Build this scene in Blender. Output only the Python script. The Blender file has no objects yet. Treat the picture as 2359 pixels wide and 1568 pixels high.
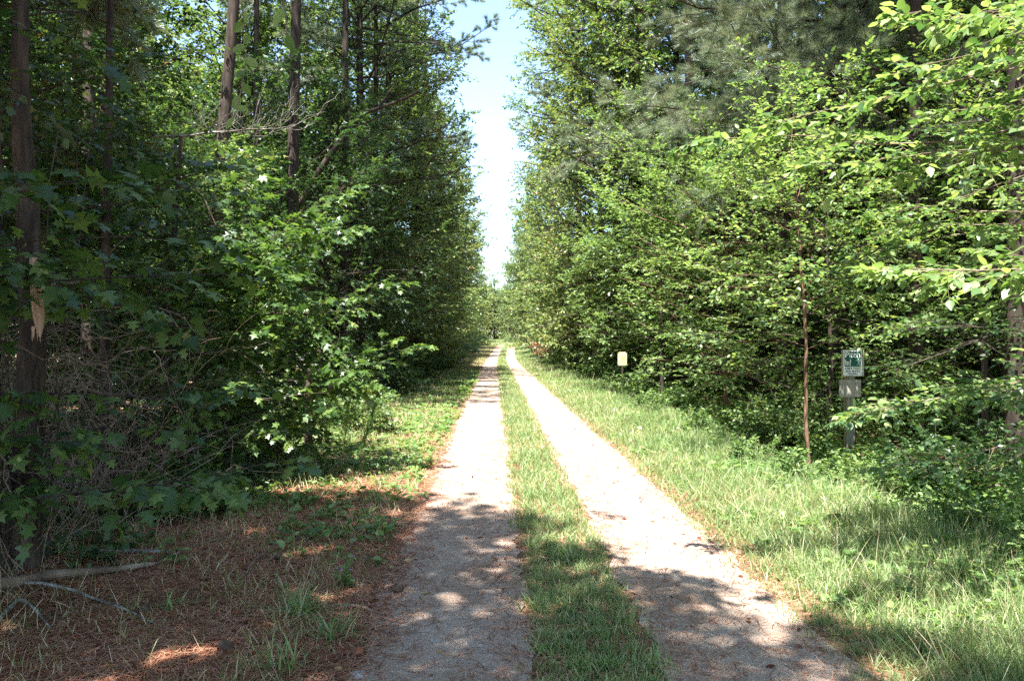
import bpy, math, random
import numpy as np
from mathutils import Vector

S = bpy.context.scene
COL = S.collection
R = math.radians
EYE = 1.6
F = 1798.0                       # focal length in the photo's working pixels (2358 wide)
SUN = np.array([-0.12, -0.40, 0.91]); SUN = SUN / np.linalg.norm(SUN)
SHIFT = -SUN[:2] / SUN[2]

# ------------------------------------------------------------------ helpers
def cx(y):
    """centre line of the two gravel tracks"""
    y = np.asarray(y, float)
    return 0.50 - 0.0225 * y + .00030 * np.clip(y - 45, 0, 62) ** 2

def hz(x, y):
    """terrain height"""
    x = np.asarray(x, float); y = np.asarray(y, float)
    t = np.clip((y - 55.0) / 105.0, 0, 1)
    z = 1.75 * t * t * (3 - 2 * t)
    off = np.clip((np.abs(x - cx(y)) - 2.2) / 2.0, 0, 1)
    z = z + off * (0.06 * np.sin(x * 1.7 + 0.3 * y) + 0.05 * np.sin(y * 1.1 - x * .6) + .03 * np.sin(3.1 * x + 2.3 * y))
    d = x - (cx(y) + 3.75 + .25 * np.sin(y * .5))
    z = z - 0.34 * np.exp(-(d / .55) ** 2) * np.clip((70 - y) / 30, 0, 1)
    return z

def gp(vx, vy):
    """ground point seen at a place of the flat near ground"""
    d = EYE * F / (vy - 784.0)
    return ((vx - 1179) / F * d, d)

def unit(v):
    return v / np.maximum(np.linalg.norm(v, axis=-1, keepdims=True), 1e-9)

def snoise(x, y, k=1.0, ph=0.0):
    return (np.sin(x * 2.1 * k + 1.3 * y * k + ph) + np.sin(y * 2.7 * k - 1.1 * x * k + 2 * ph + 1) + np.sin((x + y) * 4.3 * k + ph * 3)
            + np.sin((x - 1.4 * y) * 5.9 * k + 1.7 * ph)) / 4

def mesh_np(name, V, T, mat, smooth=False, uv=None):
    """V (n,3) verts, T (m,3) or (m,4) faces"""
    V = np.ascontiguousarray(V, np.float32); T = np.ascontiguousarray(T, np.int32)
    me = bpy.data.meshes.new(name)
    me.vertices.add(len(V)); me.vertices.foreach_set('co', V.ravel())
    k = T.shape[1]
    me.loops.add(T.size); me.loops.foreach_set('vertex_index', T.ravel())
    me.polygons.add(len(T))
    me.polygons.foreach_set('loop_start', np.arange(0, T.size, k, dtype=np.int32))
    if smooth:
        me.polygons.foreach_set('use_smooth', np.ones(len(T), bool))
    me.update(calc_edges=True)
    me.materials.append(mat)
    return me

def link(name, me, parent=None, loc=None):
    o = bpy.data.objects.new(name, me); COL.objects.link(o)
    if parent is not None: o.parent = parent
    if loc is not None: o.location = loc
    return o

def tag(o, label=None, cat=None, group=None, kind=None):
    if label: o['label'] = label
    if cat: o['category'] = cat
    if group: o['group'] = group
    if kind: o['kind'] = kind
    return o

def root(name, loc, label, cat, group=None, rz=0.0):
    o = bpy.data.objects.new(name, None); COL.objects.link(o)
    o.location = loc; o.rotation_euler = (0, 0, rz); o.empty_display_size = .2
    return tag(o, label, cat, group)

def dup(src, loc, rz, label, group=None, scale=(1, 1, 1)):
    r = src.copy(); COL.objects.link(r); r.location = loc; r.rotation_euler = (0, 0, rz); r.scale = scale
    r['label'] = label
    if group: r['group'] = group
    for ch in list(src.children):
        c = ch.copy(); COL.objects.link(c); c.parent = r
    return r

class Geo:
    def __init__(s): s.v = []; s.t = []; s.n = 0
    def add(s, V, T):
        if len(V) == 0: return
        s.v.append(V.reshape(-1, 3)); s.t.append(T + s.n); s.n += len(s.v[-1])
    def get(s): return np.concatenate(s.v), np.concatenate(s.t)
    def build(s, name, mat, parent=None, smooth=False):
        V, T = s.get()
        return link(name, mesh_np(name, V, T, mat, smooth), parent)

def stamp(tmpl, pos, D, N, sc):
    """copies of a template (verts, tris) at pos, x along D, z near N"""
    tv, tt = tmpl
    D = unit(D); N = N - (N * D).sum(-1, keepdims=True) * D; N = unit(N); Sd = np.cross(N, D)
    sc = np.broadcast_to(np.asarray(sc, float).reshape(-1, 1, 1), (len(pos), 1, 1))
    V = pos[:, None, :] + sc * (tv[None, :, 0:1] * D[:, None] + tv[None, :, 1:2] * Sd[:, None] + tv[None, :, 2:3] * N[:, None])
    T = tt[None] + (np.arange(len(pos)) * len(tv))[:, None, None]
    return V.reshape(-1, 3), T.reshape(-1, 3)

def tubes(P, rad, sides=6):
    """P (n,k,3) polylines, rad (n,k) -> quads as triangles"""
    n, k, _ = P.shape
    tan = np.gradient(P, axis=1); tan = unit(tan)
    ref = np.where(np.abs(tan[..., 2:3]) > .9, np.array([1., 0, 0]), np.array([0, 0, 1.]))
    a = unit(np.cross(tan, ref)); b = np.cross(tan, a)
    th = np.arange(sides) / sides * 2 * np.pi
    V = P[:, :, None] + rad[:, :, None, None] * (np.cos(th)[None, None, :, None] * a[:, :, None] + np.sin(th)[None, None, :, None] * b[:, :, None])
    i = np.arange(k - 1)[:, None]; j = np.arange(sides)[None]; j2 = (j + 1) % sides
    A = i * sides + j; B = i * sides + j2; Cc = (i + 1) * sides + j2; Dd = (i + 1) * sides + j
    t = np.concatenate([np.stack([A, B, Cc], -1).reshape(-1, 3), np.stack([A, Cc, Dd], -1).reshape(-1, 3)])
    T = t[None] + (np.arange(n) * k * sides)[:, None, None]
    return V.reshape(-1, 3), T.reshape(-1, 3)

def polyline(rng, p0, d, L, k=6, curve=0.0, wob=.06):
    """p0 (n,3), d (n,3), L (n,) -> (n,k,3)"""
    n = len(p0); s = np.linspace(0, 1, k)[None, :, None]
    L = np.asarray(L).reshape(-1, 1, 1)
    P = p0[:, None] + unit(d)[:, None] * L * s
    P[..., 2] += (np.asarray(curve).reshape(-1, 1) * L[..., 0] * s[..., 0] ** 2)
    w = np.cumsum(rng.normal(0, wob, (n, k, 3)), axis=1) * L / k * 2
    w -= w[:, :1]
    return P + w

def along(P, t):
    """P (n,k,3), t (n,m) in 0..1 -> pos (n,m,3), tangent"""
    n, k, _ = P.shape
    f = t * (k - 1); i = np.clip(f.astype(int), 0, k - 2); u = (f - i)[..., None]
    r = np.arange(n)[:, None]
    a = P[r, i]; b = P[r, i + 1]
    return a * (1 - u) + b * u, unit(b - a)

UP = np.array([0., 0, 1])
def side_dirs(rng, T, planar, ang, jit=.25):
    """child directions leaving tangents T (...,3) by angle, alternately left/right near the horizontal plane or all round"""
    sd = unit(np.cross(T, UP) + 1e-6)
    up2 = np.cross(sd, T)
    sgn = np.where(np.arange(T.shape[-2]) % 2 == 0, 1., -1.)
    sgn = np.broadcast_to(sgn, T.shape[:-1])
    roll = np.where(rng.random(T.shape[:-1]) < planar, rng.normal(0, .3, T.shape[:-1]), rng.uniform(-np.pi / 2, np.pi / 2, T.shape[:-1]))
    q = sd * (sgn * np.cos(roll))[..., None] + up2 * np.sin(roll)[..., None]
    a = ang + rng.normal(0, jit, T.shape[:-1])
    return unit(T * np.cos(a)[..., None] + q * np.sin(a)[..., None])

# ------------------------------------------------------------------ leaf shapes (x = length 1)
def fan(outline, fold=.0):
    v = [(.5, 0, -fold)] + [(x, y, 0) for x, y in outline]
    n = len(outline)
    t = [(0, 1 + i, 1 + (i + 1) % n) for i in range(n)]
    return np.array(v, float), np.array(t)
def quadleaf(w=.3, fold=.06):
    v = np.array([(0, 0, 0), (.45, w, fold), (1, 0, -.04), (.45, -w, fold)], float)
    return v, np.array([(0, 2, 1), (0, 3, 2)])
def ovate():
    v = np.array([(0, 0, 0), (.33, 0, -.03), (.66, 0, -.05), (1, 0, -.12), (.2, .24, .03), (.5, .3, .03), (.8, .16, -.02), (.2, -.24, .03), (.5, -.3, .03), (.8, -.16, -.02)], float)
    t = np.array([(0, 1, 4), (1, 5, 4), (1, 2, 5), (2, 6, 5), (2, 3, 6), (0, 7, 1), (1, 7, 8), (1, 8, 2), (2, 8, 9), (2, 9, 3)])
    return v, t
def star():
    o = [(0, .0), (.02, .2), (.12, .56), (.36, .2), (.62, .46), (.68, .15), (1.02, 0), (.68, -.15), (.62, -.46), (.36, -.2), (.12, -.56), (.02, -.2)]
    v = [(.3, 0, .02)] + [(x, y, -.16 * (x * x + y * y)) for x, y in o]
    n = len(o)
    return np.array(v, float), np.array([(0, 1 + i, 1 + (i + 1) % n) for i in range(n)])
def star_small():
    o = [(0, 0), (.15, .5), (.4, .18), (1, 0), (.4, -.18), (.15, -.5)]
    v = [(x, y, -.12 * (x * x + y * y)) for x, y in o]
    return np.array(v, float), np.array([(0, 2, 1), (0, 3, 2), (0, 4, 3), (0, 5, 4)])
def needle_tuft(n, seed, w=.028, spread=.85):
    r = np.random.default_rng(seed); v = []; t = []
    for i in range(n):
        a = r.uniform(0, 2 * np.pi); s = r.uniform(.15, spread) * 1.25
        d = np.array([math.cos(s), math.sin(s) * math.cos(a), math.sin(s) * math.sin(a)])
        p = unit(np.cross(d, r.normal(0, 1, 3))); b = np.array([-.35 * r.random(), 0, 0])
        L = r.uniform(.75, 1.05)
        v += [b + p * w / 2, b - p * w / 2, b + d * L + np.array([0, 0, -.06])]; t.append((3 * i, 3 * i + 1, 3 * i + 2))
    return np.array(v), np.array(t)
LQ = quadleaf(.34); LO = ovate(); LS = star(); LSS = star_small(); LN = quadleaf(.16, .03)
TUFT = needle_tuft(34, 1, .05); TUFTN = needle_tuft(56, 2, .016, 1.0)

# ------------------------------------------------------------------ materials
def new_mat(name):
    m = bpy.data.materials.new(name); m.use_nodes = True
    nt = m.node_tree; nt.nodes.clear()
    out = nt.nodes.new('ShaderNodeOutputMaterial')
    return m, nt, out
def N(nt, typ, **kw):
    n = nt.nodes.new(typ)
    for k, v in kw.items():
        if k in n.inputs: n.inputs[k].default_value = v
        else: setattr(n, k, v)
    return n
def ramp(nt, fac, stops, interp='LINEAR'):
    r = nt.nodes.new('ShaderNodeValToRGB'); r.color_ramp.interpolation = interp
    e = r.color_ramp.elements
    e[0].position = stops[0][0]; e[0].color = (*stops[0][1], 1)
    e[1].position = stops[-1][0]; e[1].color = (*stops[-1][1], 1)
    for p, c in stops[1:-1]:
        q = e.new(p); q.color = (*c, 1)
    nt.links.new(fac, r.inputs[0]); return r
def leaf_mat(name, stops, trans=.42, tcol=(1.35, 1.4, .7), rough=.42, spec=.4, patch=.35):
    if name.endswith('leaf') and 'fallen' not in name: stops = [(p, (c[0] * .98, c[1] * 1.0, c[2] * .98)) for p, c in stops]; spec *= 1.25
    m, nt, out = new_mat(name); L = nt.links.new
    g = N(nt, 'ShaderNodeNewGeometry')
    tc = N(nt, 'ShaderNodeTexCoord')
    no = N(nt, 'ShaderNodeTexNoise', Scale=.55, Detail=2.0); L(tc.outputs['Object'], no.inputs['Vector'])
    mx = N(nt, 'ShaderNodeMath', operation='MULTIPLY_ADD'); L(no.outputs['Fac'], mx.inputs[0]); mx.inputs[1].default_value = patch * 2; mx.inputs[2].default_value = -patch
    ad = N(nt, 'ShaderNodeMath', operation='ADD', use_clamp=True); L(g.outputs['Random Per Island'], ad.inputs[0]); L(mx.outputs[0], ad.inputs[1])
    r = ramp(nt, ad.outputs[0], stops)
    p = N(nt, 'ShaderNodeBsdfPrincipled', Roughness=rough); p.inputs['Specular IOR Level'].default_value = spec
    L(r.outputs[0], p.inputs['Base Color'])
    tm = N(nt, 'ShaderNodeVectorMath', operation='MULTIPLY'); L(r.outputs[0], tm.inputs[0]); tm.inputs[1].default_value = tcol
    t = N(nt, 'ShaderNodeBsdfTranslucent'); L(tm.outputs[0], t.inputs['Color'])
    mix = N(nt, 'ShaderNodeMixShader'); mix.inputs[0].default_value = trans
    L(p.outputs[0], mix.inputs[1]); L(t.outputs[0], mix.inputs[2]); L(mix.outputs[0], out.inputs['Surface'])
    return m
def simple(name, col, rough=.8, noise=None, spec=.2, bump=0, scale=(1, 1, 1), metallic=0):
    m, nt, out = new_mat(name); L = nt.links.new
    p = N(nt, 'ShaderNodeBsdfPrincipled', Roughness=rough, Metallic=metallic); p.inputs['Specular IOR Level'].default_value = spec
    if noise:
        tc = N(nt, 'ShaderNodeTexCoord'); mp = N(nt, 'ShaderNodeMapping'); mp.inputs['Scale'].default_value = scale
        L(tc.outputs['Object'], mp.inputs['Vector'])
        no = N(nt, 'ShaderNodeTexNoise', Scale=noise[0], Detail=6.0, Roughness=.65); L(mp.outputs[0], no.inputs['Vector'])
        r = ramp(nt, no.outputs['Fac'], [(.3, noise[1]), (.5, col), (.74, noise[2])]); L(r.outputs[0], p.inputs['Base Color'])
        if bump:
            b = N(nt, 'ShaderNodeBump', Strength=bump, Distance=.02); L(no.outputs['Fac'], b.inputs['Height']); L(b.outputs[0], p.inputs['Normal'])
    else:
        p.inputs['Base Color'].default_value = (*col, 1)
    L(p.outputs[0], out.inputs['Surface'])
    return m

M = {}
M['maple'] = leaf_mat('maple_leaf', [(0, (.028, .066, .02)), (.5, (.07, .13, .032)), (1, (.15, .22, .055))], .42, spec=.4, rough=.42)
M['broad'] = leaf_mat('broadleaf_leaf', [(0, (.04, .09, .028)), (.45, (.11, .18, .06)), (.85, (.23, .3, .11)), (1, (.23, .22, .07))], .42, spec=.55)
M['gum'] = leaf_mat('gum_leaf', [(0, (.06, .11, .035)), (.4, (.17, .235, .08)), (.85, (.31, .37, .14)), (.97, (.3, .25, .08)), (1, (.3, .13, .06))], .4, spec=.5)
M['elm'] = leaf_mat('elm_leaf', [(0, (.055, .12, .045)), (.5, (.15, .23, .08)), (1, (.31, .39, .16))], .46, spec=.4, rough=.42)
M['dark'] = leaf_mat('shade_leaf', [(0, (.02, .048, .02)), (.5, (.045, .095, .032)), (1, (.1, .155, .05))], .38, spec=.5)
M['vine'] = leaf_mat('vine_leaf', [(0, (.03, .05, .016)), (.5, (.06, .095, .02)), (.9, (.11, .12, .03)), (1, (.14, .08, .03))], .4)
M['needle'] = leaf_mat('pine_needle', [(0, (.09, .14, .075)), (.55, (.2, .26, .15)), (.93, (.32, .37, .24)), (1, (.28, .19, .1))], .3, (1.1, 1.1, .8), .35, .6)
M['grass'] = leaf_mat('grass_blade', [(0, (.1, .18, .06)), (.5, (.23, .33, .13)), (.85, (.38, .45, .22)), (1, (.58, .52, .36))], .42, (1.3, 1.2, .6), patch=.3)
M['weed'] = leaf_mat('weed_leaf', [(0, (.06, .13, .035)), (.5, (.15, .24, .07)), (1, (.26, .35, .12))], .4)
M['dry'] = leaf_mat('dry_grass_blade', [(0, (.09, .14, .035)), (.4, (.2, .25, .08)), (.6, (.4, .33, .18)), (1, (.6, .48, .33))], .35, (1.2, 1.1, .7), patch=.35)
M['straw'] = leaf_mat('pine_straw', [(0, (.15, .052, .03)), (.5, (.4, .165, .09)), (1, (.62, .37, .24))], .1, (1, 1, 1), .6, .2)
M['fallen'] = leaf_mat('fallen_leaf', [(0, (.09, .02, .012)), (.5, (.2, .05, .025)), (.85, (.3, .11, .04)), (1, (.42, .36, .16))], .15, (1, .8, .6), .6, .2, patch=.1)
M['stick'] = simple('dead_stick', (.2, .145, .105), .9, (6, (.09, .06, .045), (.4, .33, .26)))
M['bark'] = simple('pine_bark', (.05, .038, .03), .95, (5, (.014, .011, .01), (.12, .09, .07)), bump=1.0, scale=(2.2, 2.2, .45))
M['bark_red'] = simple('sapling_bark', (.15, .085, .055), .9, (9, (.06, .035, .025), (.3, .19, .13)), bump=.5, scale=(1, 1, .5))
M['lichen'] = simple('lichen_bark', (.17, .15, .125), .95, (14, (.06, .045, .035), (.42, .44, .39)), bump=.6)
M['split'] = simple('split_wood', (.36, .25, .17), .8, (8, (.22, .14, .09), (.5, .38, .28)), bump=.4, scale=(4, 4, .3))
M['post'] = simple('weathered_post', (.2, .185, .14), .9, (7, (.11, .1, .075), (.32, .3, .24)), bump=.3, scale=(5, 5, .4))
M['ply'] = simple('weathered_plywood', (.3, .27, .23), .9, (8, (.17, .15, .125), (.42, .39, .35)), bump=.2, scale=(5, 5, .35))
M['white'] = simple('sign_white', (.72, .74, .72), .5, (14, (.58, .6, .57), (.78, .79, .78)))
M['green'] = simple('sign_green', (.012, .085, .07), .5, (10, (.01, .07, .055), (.03, .13, .11)))
M['figure'] = simple('sign_figure', (.3, .5, .4), .5)
M['black'] = simple('sign_black', (.012, .012, .014), .5)
M['steel'] = simple('galvanised_steel', (.35, .36, .36), .45, metallic=.6)
M['yellow'] = simple('sign_cream', (.55, .46, .24), .55, (6, (.42, .33, .16), (.6, .53, .33)))
M['orange'] = simple('sign_orange', (.62, .27, .05), .6)
M['board_brown'] = simple('brown_board', (.1, .072, .05), .9, (7, (.05, .036, .026), (.18, .14, .1)), bump=.3, scale=(5, 5, .4))
M['stone'] = simple('pale_stone', (.36, .32, .28), .9, (14, (.24, .2, .18), (.48, .45, .42)), bump=.4)
M['cone'] = simple('cone_scale', (.13, .085, .06), .9, (20, (.05, .03, .02), (.32, .27, .23)))
M['flower'] = simple('petal', (.5, .25, .55), .6)

def ground_mat():
    m, nt, out = new_mat('forest_soil'); L = nt.links.new
    tc = N(nt, 'ShaderNodeTexCoord')
    n1 = N(nt, 'ShaderNodeTexNoise', Scale=.9, Detail=8.0, Roughness=.7); L(tc.outputs['Object'], n1.inputs['Vector'])
    n2 = N(nt, 'ShaderNodeTexNoise', Scale=38.0, Detail=5.0, Roughness=.75); L(tc.outputs['Object'], n2.inputs['Vector'])
    a = ramp(nt, n2.outputs['Fac'], [(.25, (.05, .026, .018)), (.5, (.17, .09, .055)), (.75, (.4, .26, .18))])
    b = ramp(nt, n2.outputs['Fac'], [(.25, (.09, .06, .035)), (.5, (.27, .19, .11)), (.8, (.48, .38, .26))])
    mx = N(nt, 'ShaderNodeMix', data_type='RGBA')
    f = ramp(nt, n1.outputs['Fac'], [(.42, (0, 0, 0)), (.62, (1, 1, 1))])
    L(f.outputs[0], mx.inputs[0]); L(a.outputs[0], mx.inputs[6]); L(b.outputs[0], mx.inputs[7])
    p = N(nt, 'ShaderNodeBsdfPrincipled', Roughness=.95); p.inputs['Specular IOR Level'].default_value = .1
    L(mx.outputs[2], p.inputs['Base Color'])
    bp = N(nt, 'ShaderNodeBump', Strength=.8, Distance=.03); L(n2.outputs['Fac'], bp.inputs['Height']); L(bp.outputs[0], p.inputs['Normal'])
    L(p.outputs[0], out.inputs['Surface']); return m
def gravel_mat():
    m, nt, out = new_mat('track_gravel'); L = nt.links.new
    tc = N(nt, 'ShaderNodeTexCoord')
    v = N(nt, 'ShaderNodeTexVoronoi', Scale=110.0); L(tc.outputs['Object'], v.inputs['Vector'])
    v2 = N(nt, 'ShaderNodeTexVoronoi', Scale=190.0); L(tc.outputs['Object'], v2.inputs['Vector'])
    n1 = N(nt, 'ShaderNodeTexNoise', Scale=1.6, Detail=7.0, Roughness=.65); L(tc.outputs['Object'], n1.inputs['Vector'])
    n2 = N(nt, 'ShaderNodeTexNoise', Scale=60.0, Detail=4.0); L(tc.outputs['Object'], n2.inputs['Vector'])
    sep = N(nt, 'ShaderNodeSeparateColor'); L(v.outputs['Color'], sep.inputs[0])
    c = ramp(nt, sep.outputs[0], [(0, (.26, .185, .14)), (.35, (.35, .263, .2)), (.7, (.4, .315, .248)), (.95, (.49, .41, .34)), (1, (.63, .57, .5))])
    sep2 = N(nt, 'ShaderNodeSeparateColor'); L(v2.outputs['Color'], sep2.inputs[0])
    c2 = ramp(nt, sep2.outputs[0], [(0, (.23, .16, .12)), (.6, (.36, .28, .22)), (1, (.52, .44, .37))])
    mx = N(nt, 'ShaderNodeMix', data_type='RGBA'); mx.inputs[0].default_value = .5; L(c.outputs[0], mx.inputs[6]); L(c2.outputs[0], mx.inputs[7])
    f = ramp(nt, n1.outputs['Fac'], [(.35, (.80, .72, .66)), (.55, (1, 1, 1)), (.75, (1.12, 1.1, 1.08))])
    ml = N(nt, 'ShaderNodeMix', data_type='RGBA', blend_type='MULTIPLY'); ml.inputs[0].default_value = 1.0
    L(mx.outputs[2], ml.inputs[6]); L(f.outputs[0], ml.inputs[7])
    p = N(nt, 'ShaderNodeBsdfPrincipled', Roughness=.9); p.inputs['Specular IOR Level'].default_value = .15
    L(ml.outputs[2], p.inputs['Base Color'])
    ad = N(nt, 'ShaderNodeMath', operation='ADD'); L(v.outputs['Distance'], ad.inputs[0]); L(n2.outputs['Fac'], ad.inputs[1])
    bp = N(nt, 'ShaderNodeBump', Strength=.5, Distance=.006); L(ad.outputs[0], bp.inputs['Height']); L(bp.outputs[0], p.inputs['Normal'])
    L(p.outputs[0], out.inputs['Surface']); return m
M['soil'] = ground_mat(); M['gravel'] = gravel_mat()

# ------------------------------------------------------------------ world, sun, camera
S.world = bpy.data.worlds.new('World'); S.world.use_nodes = True
nt = S.world.node_tree; bg = nt.nodes['Background']
sky = nt.nodes.new('ShaderNodeTexSky'); sky.sky_type = 'NISHITA'; sky.sun_disc = False
el = math.asin(SUN[2]); sky.sun_elevation = el; sky.sun_rotation = math.atan2(SUN[0], SUN[1])
sky.air_density = 1.0; sky.dust_density = .6; sky.ozone_density = 2.0
nt.links.new(sky.outputs[0], bg.inputs['Color']); bg.inputs['Strength'].default_value = .115
sl = bpy.data.lights.new('sun', 'SUN'); sl.energy = 5.0; sl.angle = R(.53); sl.color = (1, .97, .92)
so = bpy.data.objects.new('sun', sl); COL.objects.link(so)
so.rotation_euler = Vector(SUN).to_track_quat('Z', 'Y').to_euler(); so.location = (-10, -10, 40)
cam = bpy.data.cameras.new('camera'); cam.sensor_width = 36; cam.lens = 36 * F / 2358; cam.clip_end = 2000; cam.clip_start = .05
co = bpy.data.objects.new('camera', cam); COL.objects.link(co)
co.location = (0, 0, EYE); co.rotation_euler = (R(90), 0, 0); S.camera = co
S.view_settings.view_transform = 'Standard'; S.view_settings.look = 'None'; S.view_settings.gamma = 1
S.view_settings.use_curve_mapping = False; S.view_settings.exposure = EXPO = 2.25
S.cycles.use_denoising = False; S.cycles.max_bounces = 6; S.cycles.diffuse_bounces = 4; S.cycles.transmission_bounces = 4; S.cycles.glossy_bounces = 2
S.cycles.caustics_reflective = False; S.cycles.caustics_refractive = False

# ------------------------------------------------------------------ ground
def grid(xs, ys, zf):
    X, Y = np.meshgrid(xs, ys); Z = zf(X, Y)
    V = np.stack([X, Y, Z], -1).reshape(-1, 3)
    nx = len(xs); i = np.arange(len(ys) - 1)[:, None] * nx + np.arange(nx - 1)[None]
    T = np.stack([i, i + 1, i + nx + 1, i + nx], -1).reshape(-1, 4)
    return V, T
YS = np.concatenate([[-400, -100, -30, -10, -5], np.arange(-2, 30, .2), np.arange(30, 70, .5), np.arange(70, 180, 2), [200, 260, 400, 900]])
XS = np.concatenate([[-500, -150, -60, -30, -20], np.arange(-14, 14.01, .2), [20, 30, 60, 150, 500]])
V_, T_ = grid(XS, YS, hz)
g = link('ground', mesh_np('ground', V_, T_, M['soil'], True)); tag(g, kind='structure')
ys = np.concatenate([np.arange(-6, 30, .1), np.arange(30, 96, .5)])
YE = lambda y: np.interp(y, YS, YS)
def zrow(y):      # ground height as the ground mesh has it, at the middle of the road
    return np.interp(y, YS, hz(cx(YS), YS))
rg = np.random.default_rng(5)
def rut(off, half, ph):
    w = half + .075 * snoise(ys, ys * 0, 1.2, ph) + .045 * snoise(ys, ys * 0 + 2, 4, ph)
    l = cx(ys) + off - w + .03 * snoise(ys, ys * 0, 7, ph); r = cx(ys) + off + half + .05 * snoise(ys, ys * 0 + 5, 1.4, ph + 2) + .045 * snoise(ys, ys * 0 + 5, 6, ph)
    u = np.linspace(0, 1, 7)[None]
    X = l[:, None] * (1 - u) + r[:, None] * u; Y = np.repeat(ys[:, None], 7, 1); Z = np.repeat(zrow(ys)[:, None], 7, 1) + .008
    V = np.stack([X, Y, Z], -1).reshape(-1, 3); i = np.arange(len(ys) - 1)[:, None] * 7 + np.arange(6)[None]
    return V, np.stack([i, i + 1, i + 8, i + 7], -1).reshape(-1, 4)
Vr, Tr = rut(-.76, .45, 1.0)
o = link('path', mesh_np('path', Vr, Tr, M['gravel'], True)); tag(o, kind='structure')
Vr, Tr = rut(.80, .46, 4.0)
o = link('path', mesh_np('path', Vr, Tr, M['gravel'], True)); tag(o, kind='structure')
# bare strip of earth crossing the far end of the track
xs2 = np.linspace(-9, 5, 30); V2 = []; 
for k, x in enumerate(xs2):
    for dy in (0, 2, 4, 6, 8):
        y = 106 + dy * .8 + .8 * math.sin(x); V2.append((x, y, float(np.interp(y, YS, hz(x * np.ones(len(YS)), YS))) + .02))
i = np.arange(29)[:, None] * 5 + np.arange(4)[None]
o = link('path', mesh_np('path', np.array(V2), np.stack([i, i + 5, i + 6, i + 1], -1).reshape(-1, 4), M['gravel'], True)); tag(o, kind='structure')

# ------------------------------------------------------------------ where the sun reaches the ground (gaps in the canopy)
SHX = np.array([-6, -3.2, -2.0, -.9, .08, .83, 1.6, 2.2, 4.0, 8]); SHY = np.array([12.5, 10.6, 9.6, 9.0, 7.3, 5.8, 4.75, 4.3, 3.3, 1.5])
def lit(P):
    """1 where the ground below (along the sun) must be sunlit"""
    gx = P[:, 0] + SHIFT[0] * P[:, 2]; gy = P[:, 1] + SHIFT[1] * P[:, 2]
    yb = np.interp(gx, SHX, SHY) + .22 * snoise(gx, gy, 1.3, 2) + .12 * snoise(gx, gy, 4, 2)
    c = cx(gy)
    A = (gx > c - .1) & (gx < c + 3.4) & (gy > yb) & ((gy < 36) | ((gy < 120) & (snoise(gx * .2, gy * .6, 1.2, 6) > -.15)))
    B = (gx > c - 3.6) & (gx <= c - .1) & (gy > yb) & (gy < 14.3)
    C = (gx > c - 1.4) & (gx <= c - .1) & (gy > 14.3) & (snoise(gx * .25, gy * 1.5, 1.6, 3) > .3)
    D = (gx > c - 2.0) & (gx <= c - .1) & (gy > 48)
    # shadow fingers across the right-hand track
    E = (gx > c) & (gx < c + 1.7) & (np.abs(gy - 7.15 + .25 * (gx - 1)) < .16 + .12 * snoise(gx, gy, 2, 1))
    E2 = (gx > c) & (gx < c + 1.3) & (np.abs(gy - 20.5) < .5) & (snoise(gx, gy, 2, 1) > -.2)
    # the maple by the black sign stands in a pool of sun; an opening in front of the cream sign
    t = np.maximum(P[:, 2] - 2.0, 0); mx_ = P[:, 0] + SHIFT[0] * t; my_ = P[:, 1] + SHIFT[1] * t
    Fm = (P[:, 2] > 4.0) & (mx_ > -3.1) & (mx_ < -1.0) & (my_ > 7.4) & (my_ < 10.6)
    Gd = (gy > 3.2) & (gy <= yb) & (snoise(gx, gy, 2.3, 5.3) > .66) & (gx > -4.5) & (gx < -1.0)
    return ((A | B | C | D) & ~E & ~E2) | Fm | Gd
def corridor(P):
    """leaves hanging inside the open lane above the tracks"""
    c = cx(P[:, 1]); z = P[:, 2] - hz(P[:, 0], P[:, 1])
    n = .95 * snoise(P[:, 1] * .3, P[:, 2] * .4, 1, 1); lo = np.interp(z, [0, 3, 6], [1, 1, 0]) * np.interp(P[:, 1], [18, 45], [0, 1])
    l = c - np.interp(z, [0, .8, 2.5, 6, 12, 20], [3.4, 2.7, 2.1, 1.5, 1.1, .8]) * (1 - .18 * lo) + n * np.interp(z, [0, 3], [.3, 1])
    r = c + np.interp(z, [0, .8, 2.5, 6, 12, 20], [3.6, 2.7, 2.1, 1.3, .7, .4]) * (1 - .3 * lo) + n * np.interp(z, [0, 3], [.3, 1])
    sight = (np.abs(P[:, 0] - .1413 * P[:, 1]) < .33) & (np.abs(P[:, 2] - 1.0 - (26.5 - P[:, 1]) * .0226) < .36) & (P[:, 1] < 26.6) & (P[:, 1] > 10)
    t = np.maximum(P[:, 2] - 1.0, 0); glow = (P[:, 2] > 1.15) & (np.abs(P[:, 0] + SHIFT[0] * t - 3.74) < .38) & (np.abs(P[:, 1] + SHIFT[1] * t - 26.4) < .5)
    return ((P[:, 0] > l) & (P[:, 0] < r) & (P[:, 1] < 135)) | sight | glow

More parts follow.
